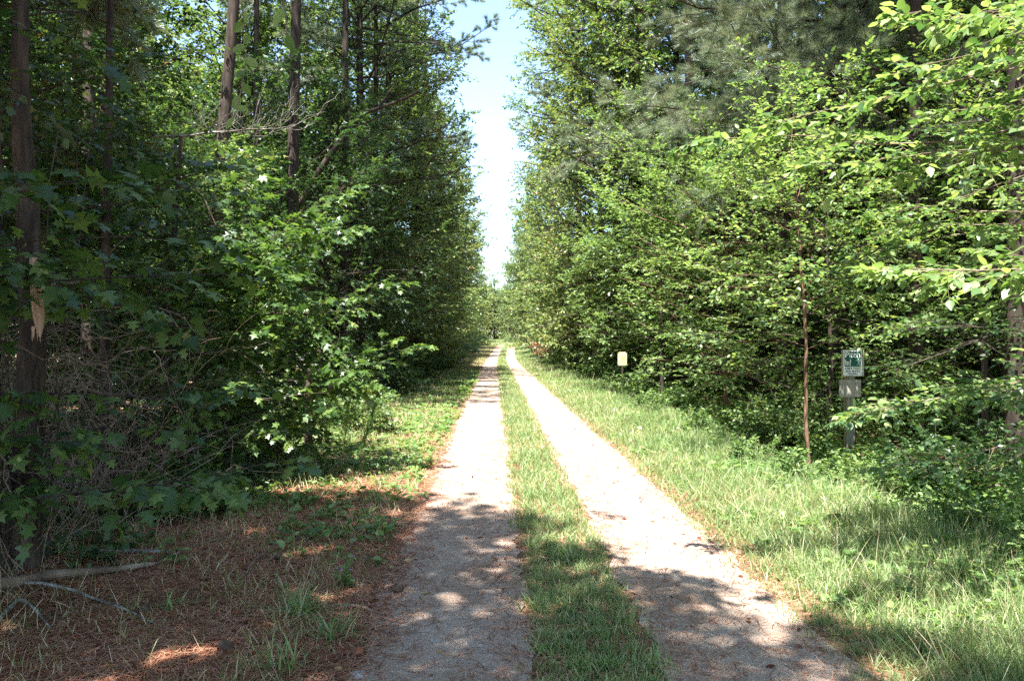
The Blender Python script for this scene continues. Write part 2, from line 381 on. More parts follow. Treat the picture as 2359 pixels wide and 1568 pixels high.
# ------------------------------------------------------------------ plant growth
def n3(P, ph):
    x, y, z = P[:, 0], P[:, 1], P[:, 2]
    return (np.sin(1.9 * x + .7 * y + ph) * np.sin(2.6 * z + .8 * x + 2 * ph) + np.sin(2.1 * y - 1.1 * x + 3 * ph) * np.sin(3.1 * z - .9 * y + ph)
            + .8 * np.sin(3.7 * x + 1.3 * z + ph) * np.sin(3.3 * y + 2.2 * z))
def grow(rng, limbs, lr, nsec=10, lsec=1.0, planar=.8, ntw=6, ltw=.35, nl=8, leaf=LQ, ls=.1, sig=.4, droop=-.12, t0=.15,
         sec_ang=.9, twig_r=0.0, keep=None, sides=5, tuft=False, thin=0.0, secr=.25, clump=None):
    """limbs (n,k,3) -> (wood Geo, leaf Geo)"""
    wood = Geo(); lf = Geo()
    n = len(limbs)
    lr = np.broadcast_to(np.asarray(lr, float), (n,))
    k = limbs.shape[1]
    wood.add(*tubes(limbs, lr[:, None] * np.linspace(1, .22, k)[None], sides))
    t = np.clip(np.linspace(t0, 1, nsec)[None] + rng.normal(0, .03, (n, nsec)), .02, 1)
    p, tan = along(limbs, t)
    d = side_dirs(rng, tan, planar, sec_ang * (1 - .35 * t) if np.ndim(sec_ang) == 0 else sec_ang)
    d[:, -1] = tan[:, -1]
    L = lsec * (1.05 - .6 * t) * rng.uniform(.7, 1.15, t.shape)
    LL = np.broadcast_to(np.linalg.norm(limbs[:, -1] - limbs[:, 0], axis=-1)[:, None], t.shape)
    L = np.minimum(L, LL * .75)
    sec = polyline(rng, p.reshape(-1, 3), d.reshape(-1, 3), L.ravel(), 5, droop, .06)
    if keep is not None:
        # whole boughs go first, so that no bare boughs are left hanging
        q = keep(sec[:, 3]); sec = sec[q]; Ls = L.ravel()[q]; rs = np.repeat(lr, nsec)[q]
    else:
        Ls = L.ravel(); rs = np.repeat(lr, nsec)
    if clump is not None:
        q = n3(sec[:, 3], rng.uniform(0, 6)) > clump; sec = sec[q]; Ls = Ls[q]; rs = rs[q]
    if len(sec) == 0: return wood, lf
    wood.add(*tubes(sec, (rs * secr)[:, None] * np.linspace(1, .3, 5)[None], 3))
    t = np.clip(np.linspace(.12, 1, ntw)[None] + rng.normal(0, .04, (len(sec), ntw)), .02, 1)
    p, tan = along(sec, t)
    d = side_dirs(rng, tan, planar, .85, .2); d[:, -1] = tan[:, -1]
    L = ltw * (1.1 - .5 * t) * rng.uniform(.6, 1.2, t.shape) * np.clip(Ls / (lsec * .5), .35, 1)[:, None]
    tw = polyline(rng, p.reshape(-1, 3), d.reshape(-1, 3), L.ravel(), 4, droop, .05)
    if thin: tw = tw[rng.random(len(tw)) > thin]
    if keep is not None: tw = tw[keep(tw[:, 2])]
    if twig_r: wood.add(*tubes(tw, np.full((len(tw), 1), twig_r) * np.linspace(1, .4, 4)[None], 3))
    if tuft:
        t = np.clip(np.linspace(.35, 1, nl)[None] + rng.normal(0, .05, (len(tw), nl)), 0, 1)
        p, tan = along(tw, t)
        P = p.reshape(-1, 3); D = unit(tan.reshape(-1, 3) + UP * .25 + rng.normal(0, .15, (len(P), 3)))
        lf.add(*stamp(leaf, P, D, rng.normal(0, 1, P.shape), ls * rng.uniform(.75, 1.15, len(P))))
        return wood, lf
    t = np.clip(np.linspace(.1, 1, nl)[None] + rng.normal(0, .05, (len(tw), nl)), 0, 1)
    p, tan = along(tw, t)
    D = side_dirs(rng, tan, .9, .95, .25); D[:, -1] = tan[:, -1]
    D = D.reshape(-1, 3); D[:, 2] += droop * 1.2 + rng.normal(0, .14, len(D))
    P = p.reshape(-1, 3)
    if keep is not None:
        q = keep(P); P = P[q]; D = D[q]
    lf.add(*stamp(leaf, P, D, UP + rng.normal(0, sig, P.shape), ls * rng.uniform(.45, 1.2, len(P))))
    return wood, lf

def trunk_line(rng, h, lean=(0, 0), k=14, wob=.02, bend=0):
    s = np.linspace(0, 1, k)
    P = np.zeros((1, k, 3)); P[0, :, 2] = h * s - .15 * (s == 0)
    P[0, :, 0] = lean[0] * s * h + bend * np.sin(s * np.pi) + np.cumsum(rng.normal(0, wob, k)) * .5
    P[0, :, 1] = lean[1] * s * h + np.cumsum(rng.normal(0, wob, k)) * .5
    P[0, :, :2] -= P[0, 0, :2]
    return P
def trunk_rad(r, k=14):
    s = np.linspace(0, 1, k)
    return (r * ((1 - s) ** .8 * .85 + .12 + .25 * np.exp(-s * 30)))[None]

def crown_limbs(rng, trunk, H, R_, cb, n, low=.1, high=.95, prof='oval', k=6, toward=None):
    t = np.sort(rng.uniform(0, 1, n)) * .97 + .01
    z = cb + (H - cb) * t
    p, _ = along(trunk, np.broadcast_to((z / H)[None], (1, n))); p = p[0]
    if prof == 'oval': pr = np.interp(t, [0, .25, .6, 1], [.8, 1, 1, .75])
    elif prof == 'cone': pr = np.interp(t, [0, .15, 1], [.85, 1, .12])
    elif prof == 'top': pr = np.interp(t, [0, .5, .85, 1], [.45, .95, .8, .3])
    else: pr = np.ones(n)
    az = rng.uniform(0, 2 * np.pi) + np.arange(n) * 2.39996 + rng.normal(0, .3, n)
    e = low + (high - low) * t + rng.normal(0, .12 if prof == 'top' else .28, n)
    d = np.stack([np.cos(az) * np.cos(e), np.sin(az) * np.cos(e), np.sin(e)], -1)
    L = R_ * pr * rng.uniform(.7, 1.15, n)
    if toward is not None: L = L * (1 + .35 * (d[:, :2] @ np.asarray(toward)))
    return polyline(rng, p, d, L, k, rng.uniform(-.22, .18, n), .09), L

def make_tree(name, seed, loc, H, R_, cb, n, label, cat, group, mat='broad', bark='bark', r=None, prof='oval', low=.15, high=1.0, lean=(0, 0),
              keep_world=None, toward=None, bend=0, trunk_wob=.03, top_part='crown', rz=0., **kw):
    rng = np.random.default_rng(seed)
    r = r or H * .011
    tr = trunk_line(rng, H, lean, bend=bend, wob=trunk_wob)
    wood = Geo(); wood.add(*tubes(tr, trunk_rad(r), 9))
    x, y = loc; z = float(hz(x, y)); off = np.array([x, y, z])
    keep = (lambda P: ~keep_world(P + off)) if keep_world is not None else None
    limbs, L = crown_limbs(rng, tr, H, R_, cb, n, low, high, prof, toward=toward)
    kw.setdefault('lsec', R_ * .45)
    if keep is not None:
        nn, kk, _ = limbs.shape
        ok = keep(limbs.reshape(-1, 3)).reshape(nn, kk); ok[:, 0] = True
        fr = np.where(ok.all(1), kk, np.argmin(ok, 1)) / kk          # boughs stop where the open lane begins
        q = fr > .3; limbs = limbs[q]; fr = fr[q]; L = L[q] * fr
        limbs, _ = along(limbs, np.linspace(0, 1, kk)[None] * fr[:, None])
    w, l = grow(rng, limbs, np.clip(L * .012, .008, .08) * min(1, r / .09), keep=keep, **kw)
    wood.add(*w.get())
    o = root(name, (x, y, z), label, cat, group, rz)
    wood.build('trunk', M[bark], o, True)
    if l.n: l.build(top_part, M[mat], o)
    return o
def both(P): return lit(P) | corridor(P)
def rawkeep(P):
    t = np.maximum(P[:, 2] - 3.0, 0); ex = P[:, 0] + SHIFT[0] * t; ey = P[:, 1] + SHIFT[1] * t
    return corridor(P) | ((P[:, 2] > 7.5) & (P[:, 2] > 8.6) & (ex > 1.8) & (ex < 6) & (ey > 11) & (ey < 34) & (snoise(ex, ey, .8, 1) > -.35))

# ================================================================== LEFT SIDE
GL = 'trees lining the left side of the track'; GR = 'trees lining the right side of the track'
bk = dict(nsec=13, ntw=7, nl=9, clump=-.5)
# (x, y, H, R, crown base, limbs, leaf material, label)
def corr_lit(P): return lit(P) | corridor(P)
LEFT = [
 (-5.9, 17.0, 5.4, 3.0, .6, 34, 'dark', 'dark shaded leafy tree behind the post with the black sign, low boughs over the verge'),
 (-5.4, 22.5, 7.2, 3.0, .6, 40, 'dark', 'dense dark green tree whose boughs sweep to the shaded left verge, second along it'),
 (-5.7, 29.0, 21, 4.0, 1.0, 84, 'broad', 'mid green tree third along the left verge, casting striped shade on the left track'),
 (-4.9, 41.0, 24, 3.8, 6.0, 60, 'gum', 'slim tall tree whose top leans into the left side of the sky gap'),
 (-5.9, 37.0, 22, 4.4, 1.0, 84, 'gum', 'yellowish green tree fourth along the left verge below the overhanging pine boughs'),
 (-5.8, 46.0, 24, 4.6, .8, 90, 'gum', 'sunlit tree with reddish leaf tips bulging towards the sky gap from the left'),
 (-6.2, 56.0, 26, 4.8, .6, 90, 'broad', 'tall green tree sixth along the left verge, foliage down to the grass'),
]
for i, (x, y, H, R_, cb, n, mt, lab) in enumerate(LEFT):
    make_tree('broadleaf_tree', 100 + i, (x, y), H, R_, cb, int(n * 1.35), lab, 'tree', GL, mat=mt, prof='oval', ls=.105 if y < 30 else .14, leaf=LSS if y < 25 else LQ, high=1.0 if y < 25 else .6,
              keep_world=corr_lit, toward=(.9, -.3), planar=.4, lsec=R_ * .55, **bk)
RIGHT = [
 (5.9, 28.0, 19, 4.0, .8, 80, 'broad', 'mid green tree behind the cream sign, foliage reaching down to the verge'),
 (4.3, 32.0, 21, 3.6, 6.0, 56, 'gum', 'slim tall yellow green tree leaning its top into the right side of the sky gap'),
 (5.4, 35.0, 22, 4.4, .7, 86, 'gum', 'bright yellow green tree nearest the sky gap on its right side'),
 (5.0, 44.0, 24, 4.6, .6, 90, 'gum', 'speckled green tree with loose boughs poking into the sky gap from the right'),
 (4.6, 54.0, 26, 4.7, .5, 90, 'broad', 'tall green tree on the right just short of the rise in the track'),
]
for i, (x, y, H, R_, cb, n, mt, lab) in enumerate(RIGHT):
    make_tree('broadleaf_tree', 140 + i, (x, y), H, R_, cb, int(n * 1.35), lab, 'tree', GR, mat=mt, prof='oval', ls=.125 if y < 40 else .14, high=.6,
              keep_world=corridor, toward=(-.9, -.3), planar=.4, lsec=R_ * .55, **bk)

GM2 = 'rounded leafy young trees bulging onto the verges'
for i, (x, y, H, R_, n, mt, sgn, lab) in enumerate([
 (4.0, 20.8, 4.8, 2.5, 36, 'elm', -1, 'rounded bright young elm bulging over the right verge, nearer than the cream sign'),
 (3.7, 29.5, 5.6, 2.7, 40, 'elm', -1, 'rounded pale leafy young tree just beyond the cream sign'),
 (3.3, 38.0, 5.6, 2.8, 40, 'gum', -1, 'rounded speckled young tree on the right verge halfway to the rise'),
 (3.0, 49.0, 6.0, 2.9, 38, 'elm', -1, 'rounded young tree near the dead brown scrub on the right'),
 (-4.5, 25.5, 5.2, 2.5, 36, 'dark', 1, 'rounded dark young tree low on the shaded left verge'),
 (-4.7, 33.5, 6.0, 2.6, 38, 'broad', 1, 'rounded green young tree halfway along the left verge'),
 (-5.0, 43.5, 6.4, 2.8, 38, 'gum', 1, 'rounded speckled young tree on the left verge before the rise'),
 (-5.2, 52.0, 6.4, 2.8, 38, 'broad', 1, 'rounded young tree on the left where the rise begins')]):
    make_tree('young_tree', 160 + i, (x, y), H, R_, .25, n, lab, 'young tree', GM2, mat=mt, r=.05, prof='oval', low=-.1, high=.9, ls=.095 if y < 30 else .12,
              keep_world=corridor, toward=(.5 * sgn, -.3), planar=.6, nsec=12, ntw=7, nl=9, lsec=R_ * .5, clump=-.35)
# shared kinds, copied further back
PARK = (0, -300)
def variant(name, seed, H, R_, cb, n, mt, ls=.14, **kw):
    return make_tree(name, seed, (-60, -60), H, R_, cb, n, 'x', 'tree', None, mat=mt, ls=ls, **{**bk, 'planar': .4, 'lsec': R_ * .55, **kw})
VAR = [variant('broadleaf_tree', 201, 19, 4.0, .6, 90, 'gum', .16),
       variant('broadleaf_tree', 202, 17, 3.7, .6, 84, 'broad', .16),
       variant('broadleaf_tree', 203, 12, 3.3, 1.2, 64, 'dark', .13),
       variant('broadleaf_tree', 204, 15, 3.6, 4.0, 60, 'broad', .13, prof='top'),
       variant('understorey_tree', 205, 6.0, 2.6, .8, 34, 'broad', .10),
       variant('understorey_tree', 206, 4.5, 2.2, .5, 28, 'dark', .09)]
used = [False] * len(VAR)
def place(k, x, y, rz, label, group, sc=1.0, sz=1.0):
    z = float(hz(x, y))
    if not used[k]:
        used[k] = True; r = VAR[k]; r.location = (x, y, z); r.rotation_euler = (0, 0, rz); r.scale = (sc, sc, sc * sz); r['label'] = label; r['group'] = group; return r
    return dup(VAR[k], (x, y, z), rz, label, group, (sc, sc, sc * sz))
rp = np.random.default_rng(77)
far = [
 (-6.4, 67, 0, .95, 'green tree on the far left verge where the track starts to rise', GL),
 (-6.8, 79, 1, 1.0, 'far left verge tree with foliage to the ground, seen past the sixth tree', GL),
 (-7.2, 92, 0, .95, 'far pale green tree on the left just before the crest', GL),
 (-6.9, 105, 1, .85, 'small looking tree on the left beside the crest of the track', GL),
 (3.9, 65, 0, .9, 'pale green tree on the far right verge where the track starts to rise', GR),
 (3.9, 77, 1, .95, 'far right verge tree leaning over the grass near the brown scrub', GR),
 (3.6, 91, 0, .9, 'far pale tree on the right just before the crest', GR),
 (2.5, 105, 1, .9, 'small looking tree on the right beside the crest of the track', GR),
 (-6.6, 119, 0, .8, 'last pale tree on the left where the meadow opens', GL),
 (1.6, 119, 1, .85, 'last pale tree on the right where the meadow opens', GR),
]
for x, y, k, s, lab, gr in far: place(k, x + (.35 if x < 0 else -.35), y, rp.uniform(0, 6.3), lab, gr, s * 1.06, 1.08)
GE = 'trees closing the far end of the lane'
for j, x in enumerate([-17, -13.5, -10.8, -8.2, -5.8, -3.2, -.4, 2.6, 6, 10]):
    lab = ['pale tree closing the far end of the lane, well left of the track', 'pale tree closing the far end of the lane, left of the track',
           'pale low tree at the very end of the lane below the sky gap'][0 if x < -12 else 1 if x < -8 else 2] if x < 0 else 'pale tree closing the far end of the lane, right of the track'
    place(j % 2, x, 138 + 3 * (j % 3), rp.uniform(0, 6.3), lab, GE + (' to the left' if x < -12 else ', left of middle' if x < -8 else ' below the gap' if x < 0 else ' to the right'), .66 if -9 < x < 2 else .85)

# trees standing back in the woods
def woods(side, seed):
    rr = np.random.default_rng(seed); pts = []
    gname = 'broadleaf trees back in the %s woods' % side
    sname = 'understorey trees in the %s woods' % side
    while len(pts) < 38:
        y = rr.uniform(5, 74); x = (9.0 + (y - 5) * .02 + rr.uniform(0, 1) ** 1.2 * (11 + y * .12)); 
        if side == 'left': x = -x - .5
        if all((x - a) ** 2 + (y - b) ** 2 > 3.1 ** 2 for a, b in pts):
            pts.append((x, y))
            k = [2, 3, 1, 3, 0][len(pts) % 5]
            place(k, x, y, rr.uniform(0, 6.3), 'leafy tree standing back among others in the %s woods' % side, gname, rr.uniform(.85, 1.15))
    pts = []
    while len(pts) < 22:
        y = rr.uniform(9, 42); x = 6.8 + rr.uniform(0, 1) * 7 
        if side == 'left': x = -x
        if all((x - a) ** 2 + (y - b) ** 2 > 2.2 ** 2 for a, b in pts):
            pts.append((x, y))
            place(4 + len(pts) % 2, x, y, rr.uniform(0, 6.3), 'small leafy understorey tree in the shade of the %s woods' % side, sname, rr.uniform(.7, 1.2))
def endwood():
    rr = np.random.default_rng(40); G = Geo(); n = 2600; m = 40
    x = rr.uniform(-40, 32, n); y = 148 + rr.uniform(0, 14, n); z = 1.6 + rr.uniform(0, 1, n) * (9.5 + 6 * np.clip(np.abs(x + 3) / 25, 0, 1))
    P = (np.stack([x, y, z], -1)[:, None] + rr.normal(0, 1, (n, m, 3)) * np.array([1.2, 1.2, .8])).reshape(-1, 3)
    G.add(*stamp(LQ, P, rr.normal(0, 1, P.shape) * np.array([1, 1, .3]), UP + rr.normal(0, .5, P.shape), rr.uniform(.35, .6, len(P))))
    o = G.build('woodland', M['gum']); tag(o, 'hazy mass of woodland beyond the end of the lane', 'woodland', kind='stuff')
endwood()
woods('left', 31); woods('right', 32)
# the mass of woodland behind
def backwood(side, seed):
    rr = np.random.default_rng(seed); G = Geo(); sg = -1 if side == 'left' else 1
    n = 2600
    y = rr.uniform(-8, 150, n); x = sg * (23 + rr.uniform(0, 1, n) * 10 + y * .05); z = rr.uniform(.3, 20, n)
    c = np.stack([x, y, z], -1); m = 46
    P = (c[:, None] + rr.normal(0, 1, (n, m, 3)) * np.array([.9, .9, .55])).reshape(-1, 3)
    P[:, 2] = np.abs(P[:, 2]) + .1
    G.add(*stamp(LQ, P, rr.normal(0, 1, P.shape) * np.array([1, 1, .3]), UP + rr.normal(0, .5, P.shape), rr.uniform(.18, .34, len(P))))
    o = G.build('woodland', M['broad']); tag(o, 'distant mass of green woodland behind the %s side trees' % side, 'woodland', kind='stuff')
backwood('left', 41); backwood('right', 42)

# ------------------------------------------------------------------ pines
def pine(seed, loc, H, r, cb, R_, n, label, group, lean=(0, 0), keep=corr_lit, toward=None, tuft=TUFT, ls=.22, bend=0, **kw):
    kw = {**dict(nsec=10, ntw=5, nl=4, lsec=R_ * .42, ltw=.4, planar=.75, droop=-.02), **kw}
    return make_tree('pine_tree', seed, loc, H, R_, cb, n, label, 'pine tree', group, mat='needle', r=r, prof='top', low=-.05, high=.7, lean=lean, keep_world=keep,
                     toward=toward, tuft=True, leaf=tuft, ls=ls, bend=bend, trunk_wob=.012, **kw)
GPL = 'tall dark pine trunks on the left'; GPR = 'tall pine trunks on the right'
pine(301, (-5.6, 14.0), 22, .13, 12, 3.2, 14, 'leaning dark pine trunk rising behind the hanging leafy vine at upper left', GPL, lean=(.085, .0))
pine(302, (-5.05, 17.8), 23, .16, 11, 3.2, 14, 'straight dark ivy covered pine trunk, just right of the leaning one', GPL, lean=(.015, 0))
pine(303, (-4.9, 23.0), 22, .14, 9, 3.4, 16, 'dark pine trunk with a diagonal dead limb, nearest the sky gap on the left', GPL)
pine(304, (-6.7, 20.5), 21, .11, 11, 3, 12, 'slim pine trunk between the leaning trunk and the straight ivy covered one', GPL)
pine(305, (-5.4, 31.0), 24, .14, 7.0, 4.8, 44, 'pine whose grey green needled boughs stretch out across the sky gap from the left', GPL, toward=(.95, -.2), keep=rawkeep)
pine(306, (-8.4, 15.5), 22, .15, 11, 3, 12, 'shaded pine trunk farther back, left of the leaning trunk', GPL)
pine(307, (-7.6, 27), 22, .13, 10, 3, 12, 'thin far pine trunk seen between the left verge trees', GPL)
pine(311, (5.7, 16.5), 21, .145, 4.0, 5.4, 84, 'pine with grey needled boughs spreading over the right woods edge, leftmost of the right trunks', GPR, toward=(-.9, -.35), keep=rawkeep, tuft=TUFTN)
pine(310, (6.4, 12.4), 19, .12, 4.3, 4.4, 40, 'near pine whose pale needle tufts spread above the green and white sign', GPR, toward=(-.9, -.2), keep=corridor, tuft=TUFTN, ls=.2)
pine(312, (6.3, 15.0), 22, .155, 5.0, 4.8, 42, 'thick reddish pine trunk beside the needled boughs at upper right', GPR, toward=(-.7, -.5), keep=rawkeep, tuft=TUFTN)
pine(313, (10.4, 25), 23, .10, 10, 3, 12, 'thin straight grey pine trunk, left one of a pair at upper right', GPR)
pine(314, (10.9, 24.6), 23, .105, 10, 3, 12, 'thin straight grey pine trunk, right one of a pair at upper right', GPR)
pine(315, (5.95, 9.2), 20, .12, 8.5, 3.2, 14, 'nearest dark pine trunk at the right edge behind the bright green boughs', GPR)
pine(316, (5.3, 23.5), 22, .15, 4.6, 5.2, 52, 'pine with pale needled boughs hanging low over the right woods edge, behind the nearer pine', GPR, toward=(-.9, -.3), keep=rawkeep)
pine(317, (9.9, 20), 21, .09, 9, 3, 12, 'slender pine trunk right of the thin grey pair', GPR)
pine(318, (7.7, 21), 22, .12, 6, 4, 20, 'dark pine trunk well inside the right woods, crossed by needled boughs', GPR)
pine(319, (5.4, 33.0), 22, .15, 6.5, 4.6, 26, 'farther pine with hazy grey boughs beside the bright yellow green tree', GPR, toward=(-.9, -.3), keep=rawkeep)
pine(320, (-10.5, 20), 22, .14, 10, 3, 12, 'back row pine trunk deep in the left woods', GPL)
pine(321, (-4.3, 8.2), 9, .062, 5.2, 2.0, 10, 'thin dark trunk standing in the brush tangle at far left', GPL, lean=(.02, 0))

# diagonal dead limb leaning on the trunks, pale dead bough
def stick(name, pts, r0, r1, mat, label, cat, group=None, sides=7, fork=None, seed=1):
    rr = np.random.default_rng(seed)
    pts = np.array(pts, float); k = 14
    u = np.linspace(0, len(pts) - 1, k); P = np.stack([np.interp(u, range(len(pts)), pts[:, j]) for j in range(3)], -1)
    L = np.linalg.norm(pts[-1] - pts[0])
    P[1:-1] += rr.normal(0, .006 * L, (k - 2, 3)) * np.array([1, 1, .3])
    G = Geo(); rad = np.linspace(r0, r1, k) * rr.uniform(.85, 1.15, k)
    G.add(*tubes(P[None], rad[None], sides))
    for f in fork or []:
        t, d, l = f
        p = P[int(t * (k - 1))]
        G.add(*tubes(polyline(rr, p[None], np.array([d], float), [l], 6, 0, .06), np.linspace(r1 * 1.1, r1 * .3, 6)[None], 4))
    V, T = G.get(); base = P[0].copy()
    me = mesh_np(name, V - base, T, M[mat], True); o = link(name, me, loc=tuple(base)); tag(o, label, cat, group); return o
stick('dead_limb', [(-5.6, 20.5, 5.2), (-4.6, 20.3, 6.6), (-3.9, 20.2, 7.4), (-2.4, 20.1, 8.0)], .10, .03, 'bark', 'dark diagonal dead limb leaning across the left pine trunks', 'dead limb', fork=[(.6, (1, 0, .5), 1.4), (.8, (.6, 0, .9), .9)])
def dead_bough():
    rr = np.random.default_rng(9); G = Geo()
    b = np.array([[-4.4, 9.4, 4.05], [-2.6, 9.0, 4.15]])
    P = polyline(rr, b[:1], np.array([[1.7, -.3, .02]]), [1.9], 8, -.02, .03)
    G.add(*tubes(P, np.linspace(.018, .004, 8)[None], 4))
    p, t = along(P, np.linspace(.15, .98, 34)[None])
    d = side_dirs(rr, t, .3, .7, .3)[0]; d[:, 0] += .4
    sub = polyline(rr, p[0], d, rr.uniform(.15, .5, 34), 7, .5, .18)
    G.add(*tubes(sub, np.full((34, 1), .005) * np.linspace(1, .4, 7)[None], 3))
    p, t = along(sub, np.clip(rr.uniform(.3, 1, (34, 3)), 0, 1)); d = side_dirs(rr, t, .3, .8, .3).reshape(-1, 3)
    s2 = polyline(rr, p.reshape(-1, 3), d, rr.uniform(.06, .22, len(d)), 5, .5, .2)
    G.add(*tubes(s2, np.full((len(d), 1), .0035) * np.linspace(1, .4, 5)[None], 3))
    o = G.build('dead_bough', M['lichen']); tag(o, 'pale leafless bough with curling twigs above the maple, upper left', 'dead bough')
dead_bough()

# ------------------------------------------------------------------ near maples, left
def bough_tree(name, seed, base, trunk_pts, tr, limbs, mat, label, cat, group, bark='bark', leafkw=None, keep=None, rad=.014):
    rng = np.random.default_rng(seed); off = np.array(base, float)
    o = root(name, tuple(base), label, cat, group)
    W = Geo(); k = 10
    tp = np.array(trunk_pts, float); u = np.linspace(0, len(tp) - 1, k)
    P = np.stack([np.interp(u, range(len(tp)), tp[:, j]) for j in range(3)], -1)
    W.add(*tubes(P[None] - off, np.linspace(tr, tr * .45, k)[None], 9))
    a = np.array([l[0] for l in limbs], float); b = np.array([l[1] for l in limbs], float)
    Pl = polyline(rng, a, b - a, np.linalg.norm(b - a, axis=1), 8, -.0, .07)
    K = (lambda q: ~keep(q + off)) if keep else None
    w, l = grow(rng, Pl - off, rad, keep=K, **leafkw)
    W.add(*w.get()); W.build('trunk', M[bark], o, True); l.build('crown', M[mat], o); return o
GM = 'star leaved maples at the left'
mk = dict(nsec=8, lsec=.6, ntw=4, ltw=.28, nl=4, leaf=LS, ls=.115, sig=.42, droop=-.16, t0=.2, twig_r=.0025, planar=.7)
T0 = (-4.5, 3.4)
bough_tree('maple_tree', 401, (-4.6, 3.3, 0), [(-4.6, 3.3, -.1), (-4.5, 3.4, 2.5), (-4.2, 3.6, 4.6)], .07,
    [((-4.5, 3.4, 1.9), (-1.75, 4.5, 2.15)), ((-4.5, 3.4, 2.1), (-2.0, 4.0, 2.42)), ((-4.5, 3.4, 2.0), (-2.0, 5.0, 2.25)), ((-4.5, 3.4, 2.3), (-2.35, 4.6, 2.62)),
     ((-4.5, 3.4, 1.7), (-2.3, 4.4, 1.95)), ((-4.5, 3.4, 3.2), (-2.5, 3.9, 3.05)), ((-4.5, 3.4, 3.6), (-2.4, 4.4, 3.7)), ((-4.5, 3.4, 1.8), (-2.4, 5.4, 2.0))],
    'maple', 'near maple reaching broad star leaves in from the left edge at head height', 'maple tree', GM, leafkw=mk)
bough_tree('maple_tree', 402, (-4.4, 4.2, 0), [(-4.4, 4.2, -.1), (-4.2, 4.4, .8), (-4.0, 4.5, 1.2)], .035,
    [((-4.3, 4.3, .75), (-1.55, 4.9, .72)), ((-4.3, 4.3, .8), (-1.9, 4.3, .78)), ((-4.3, 4.3, .9), (-1.9, 5.4, .95)), ((-4.3, 4.3, .95), (-2.3, 5.0, 1.1)), ((-4.3, 4.3, .9), (-2.6, 4.6, 1.05))],
    'maple', 'low maple bough spread flat above the pine straw at lower left', 'maple tree', GM, leafkw={**mk, 'nsec': 8, 'nl': 4, 'lsec': .45})
tr3 = [((-4.0, 9.2, .3 + .17 * q), b) for q, b in enumerate([(-2.45, 8.6, .9), (-1.9, 9.0, 1.15), (-3.2, 8.2, 1.0), (-1.45, 9.1, 1.5), (-2.35, 8.3, 1.75), (-3.3, 8.0, 1.9),
    (-1.75, 9.4, 2.15), (-2.6, 8.4, 2.3), (-2.0, 8.9, 2.75), (-3.1, 8.1, 2.6), (-2.3, 9.5, 3.1), (-2.9, 8.6, 3.1), (-3.7, 8.1, 3.2), (-4.6, 8.0, 2.9), (-4.9, 8.8, 3.2),
    (-2.6, 10.2, 2.2), (-2.4, 10.4, 3.0), (-2.2, 9.3, 1.5), (-2.3, 9.0, 1.3), (-2.5, 9.5, .85), (-2.35, 9.6, .6)])]
bough_tree('maple_tree', 403, (-4.1, 9.2, 0), [(-4.1, 9.2, -.1), (-4.0, 9.2, 2.5), (-3.9, 9.2, 4.0)], .05, tr3,
    'maple', 'maple with sunlit star leaves hiding half of the black sign', 'maple tree', GM, leafkw=dict(nsec=10, lsec=.95, ntw=6, ltw=.32, nl=7, leaf=LS, ls=.1, sig=.42, droop=-.14, t0=.15, twig_r=.002, planar=.7))
make_tree('maple_tree', 404, (-5.0, 6.9), 4.4, 2.3, 1.7, 16, 'shaded maple between the brush tangle and the hidden black sign', 'maple tree', GM, mat='dark', r=.045,
          low=-.05, high=.8, toward=(.3, 0), nsec=8, lsec=1.0, ntw=6, ltw=.32, nl=6, leaf=LS, ls=.085, droop=-.14, planar=.7, twig_r=.002)
make_tree('maple_tree', 405, (-5.6, 12.6), 4.3, 2.5, .6, 34, 'taller maple behind the black sign with lit leaf tips', 'maple tree', GM, mat='broad', r=.06,
          low=-.05, high=.8, toward=(.35, -.2), nsec=9, lsec=1.1, ntw=6, ltw=.35, nl=6, leaf=LSS, ls=.11, droop=-.14, planar=.7, keep_world=lit)
# vine laden small trees of the dark upper left
GV = 'vine laden trees at upper left'
for j, (x, y, H, R_, cb, lab) in enumerate([(-6.3, 8.6, 9.5, 2.7, 2.4, 'small tree smothered in brownish vines above the near maple bough'),
                                            (-7.6, 11.5, 11, 3.0, 2.2, 'vine covered tree left of the leaning pine trunk'),
                                            (-4.9, 5.3, 8.0, 2.0, 3.0, 'dark vine hung tree in the extreme upper left corner'),
                                            (-8.8, 8.5, 9, 2.8, 1.0, 'shaded vine thicket tree behind the broken trunk')]):
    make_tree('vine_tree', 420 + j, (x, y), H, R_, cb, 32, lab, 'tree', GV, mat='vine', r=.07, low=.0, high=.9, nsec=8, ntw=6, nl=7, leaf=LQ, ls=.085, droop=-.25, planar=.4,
              keep_world=corr_lit, twig_r=.002)

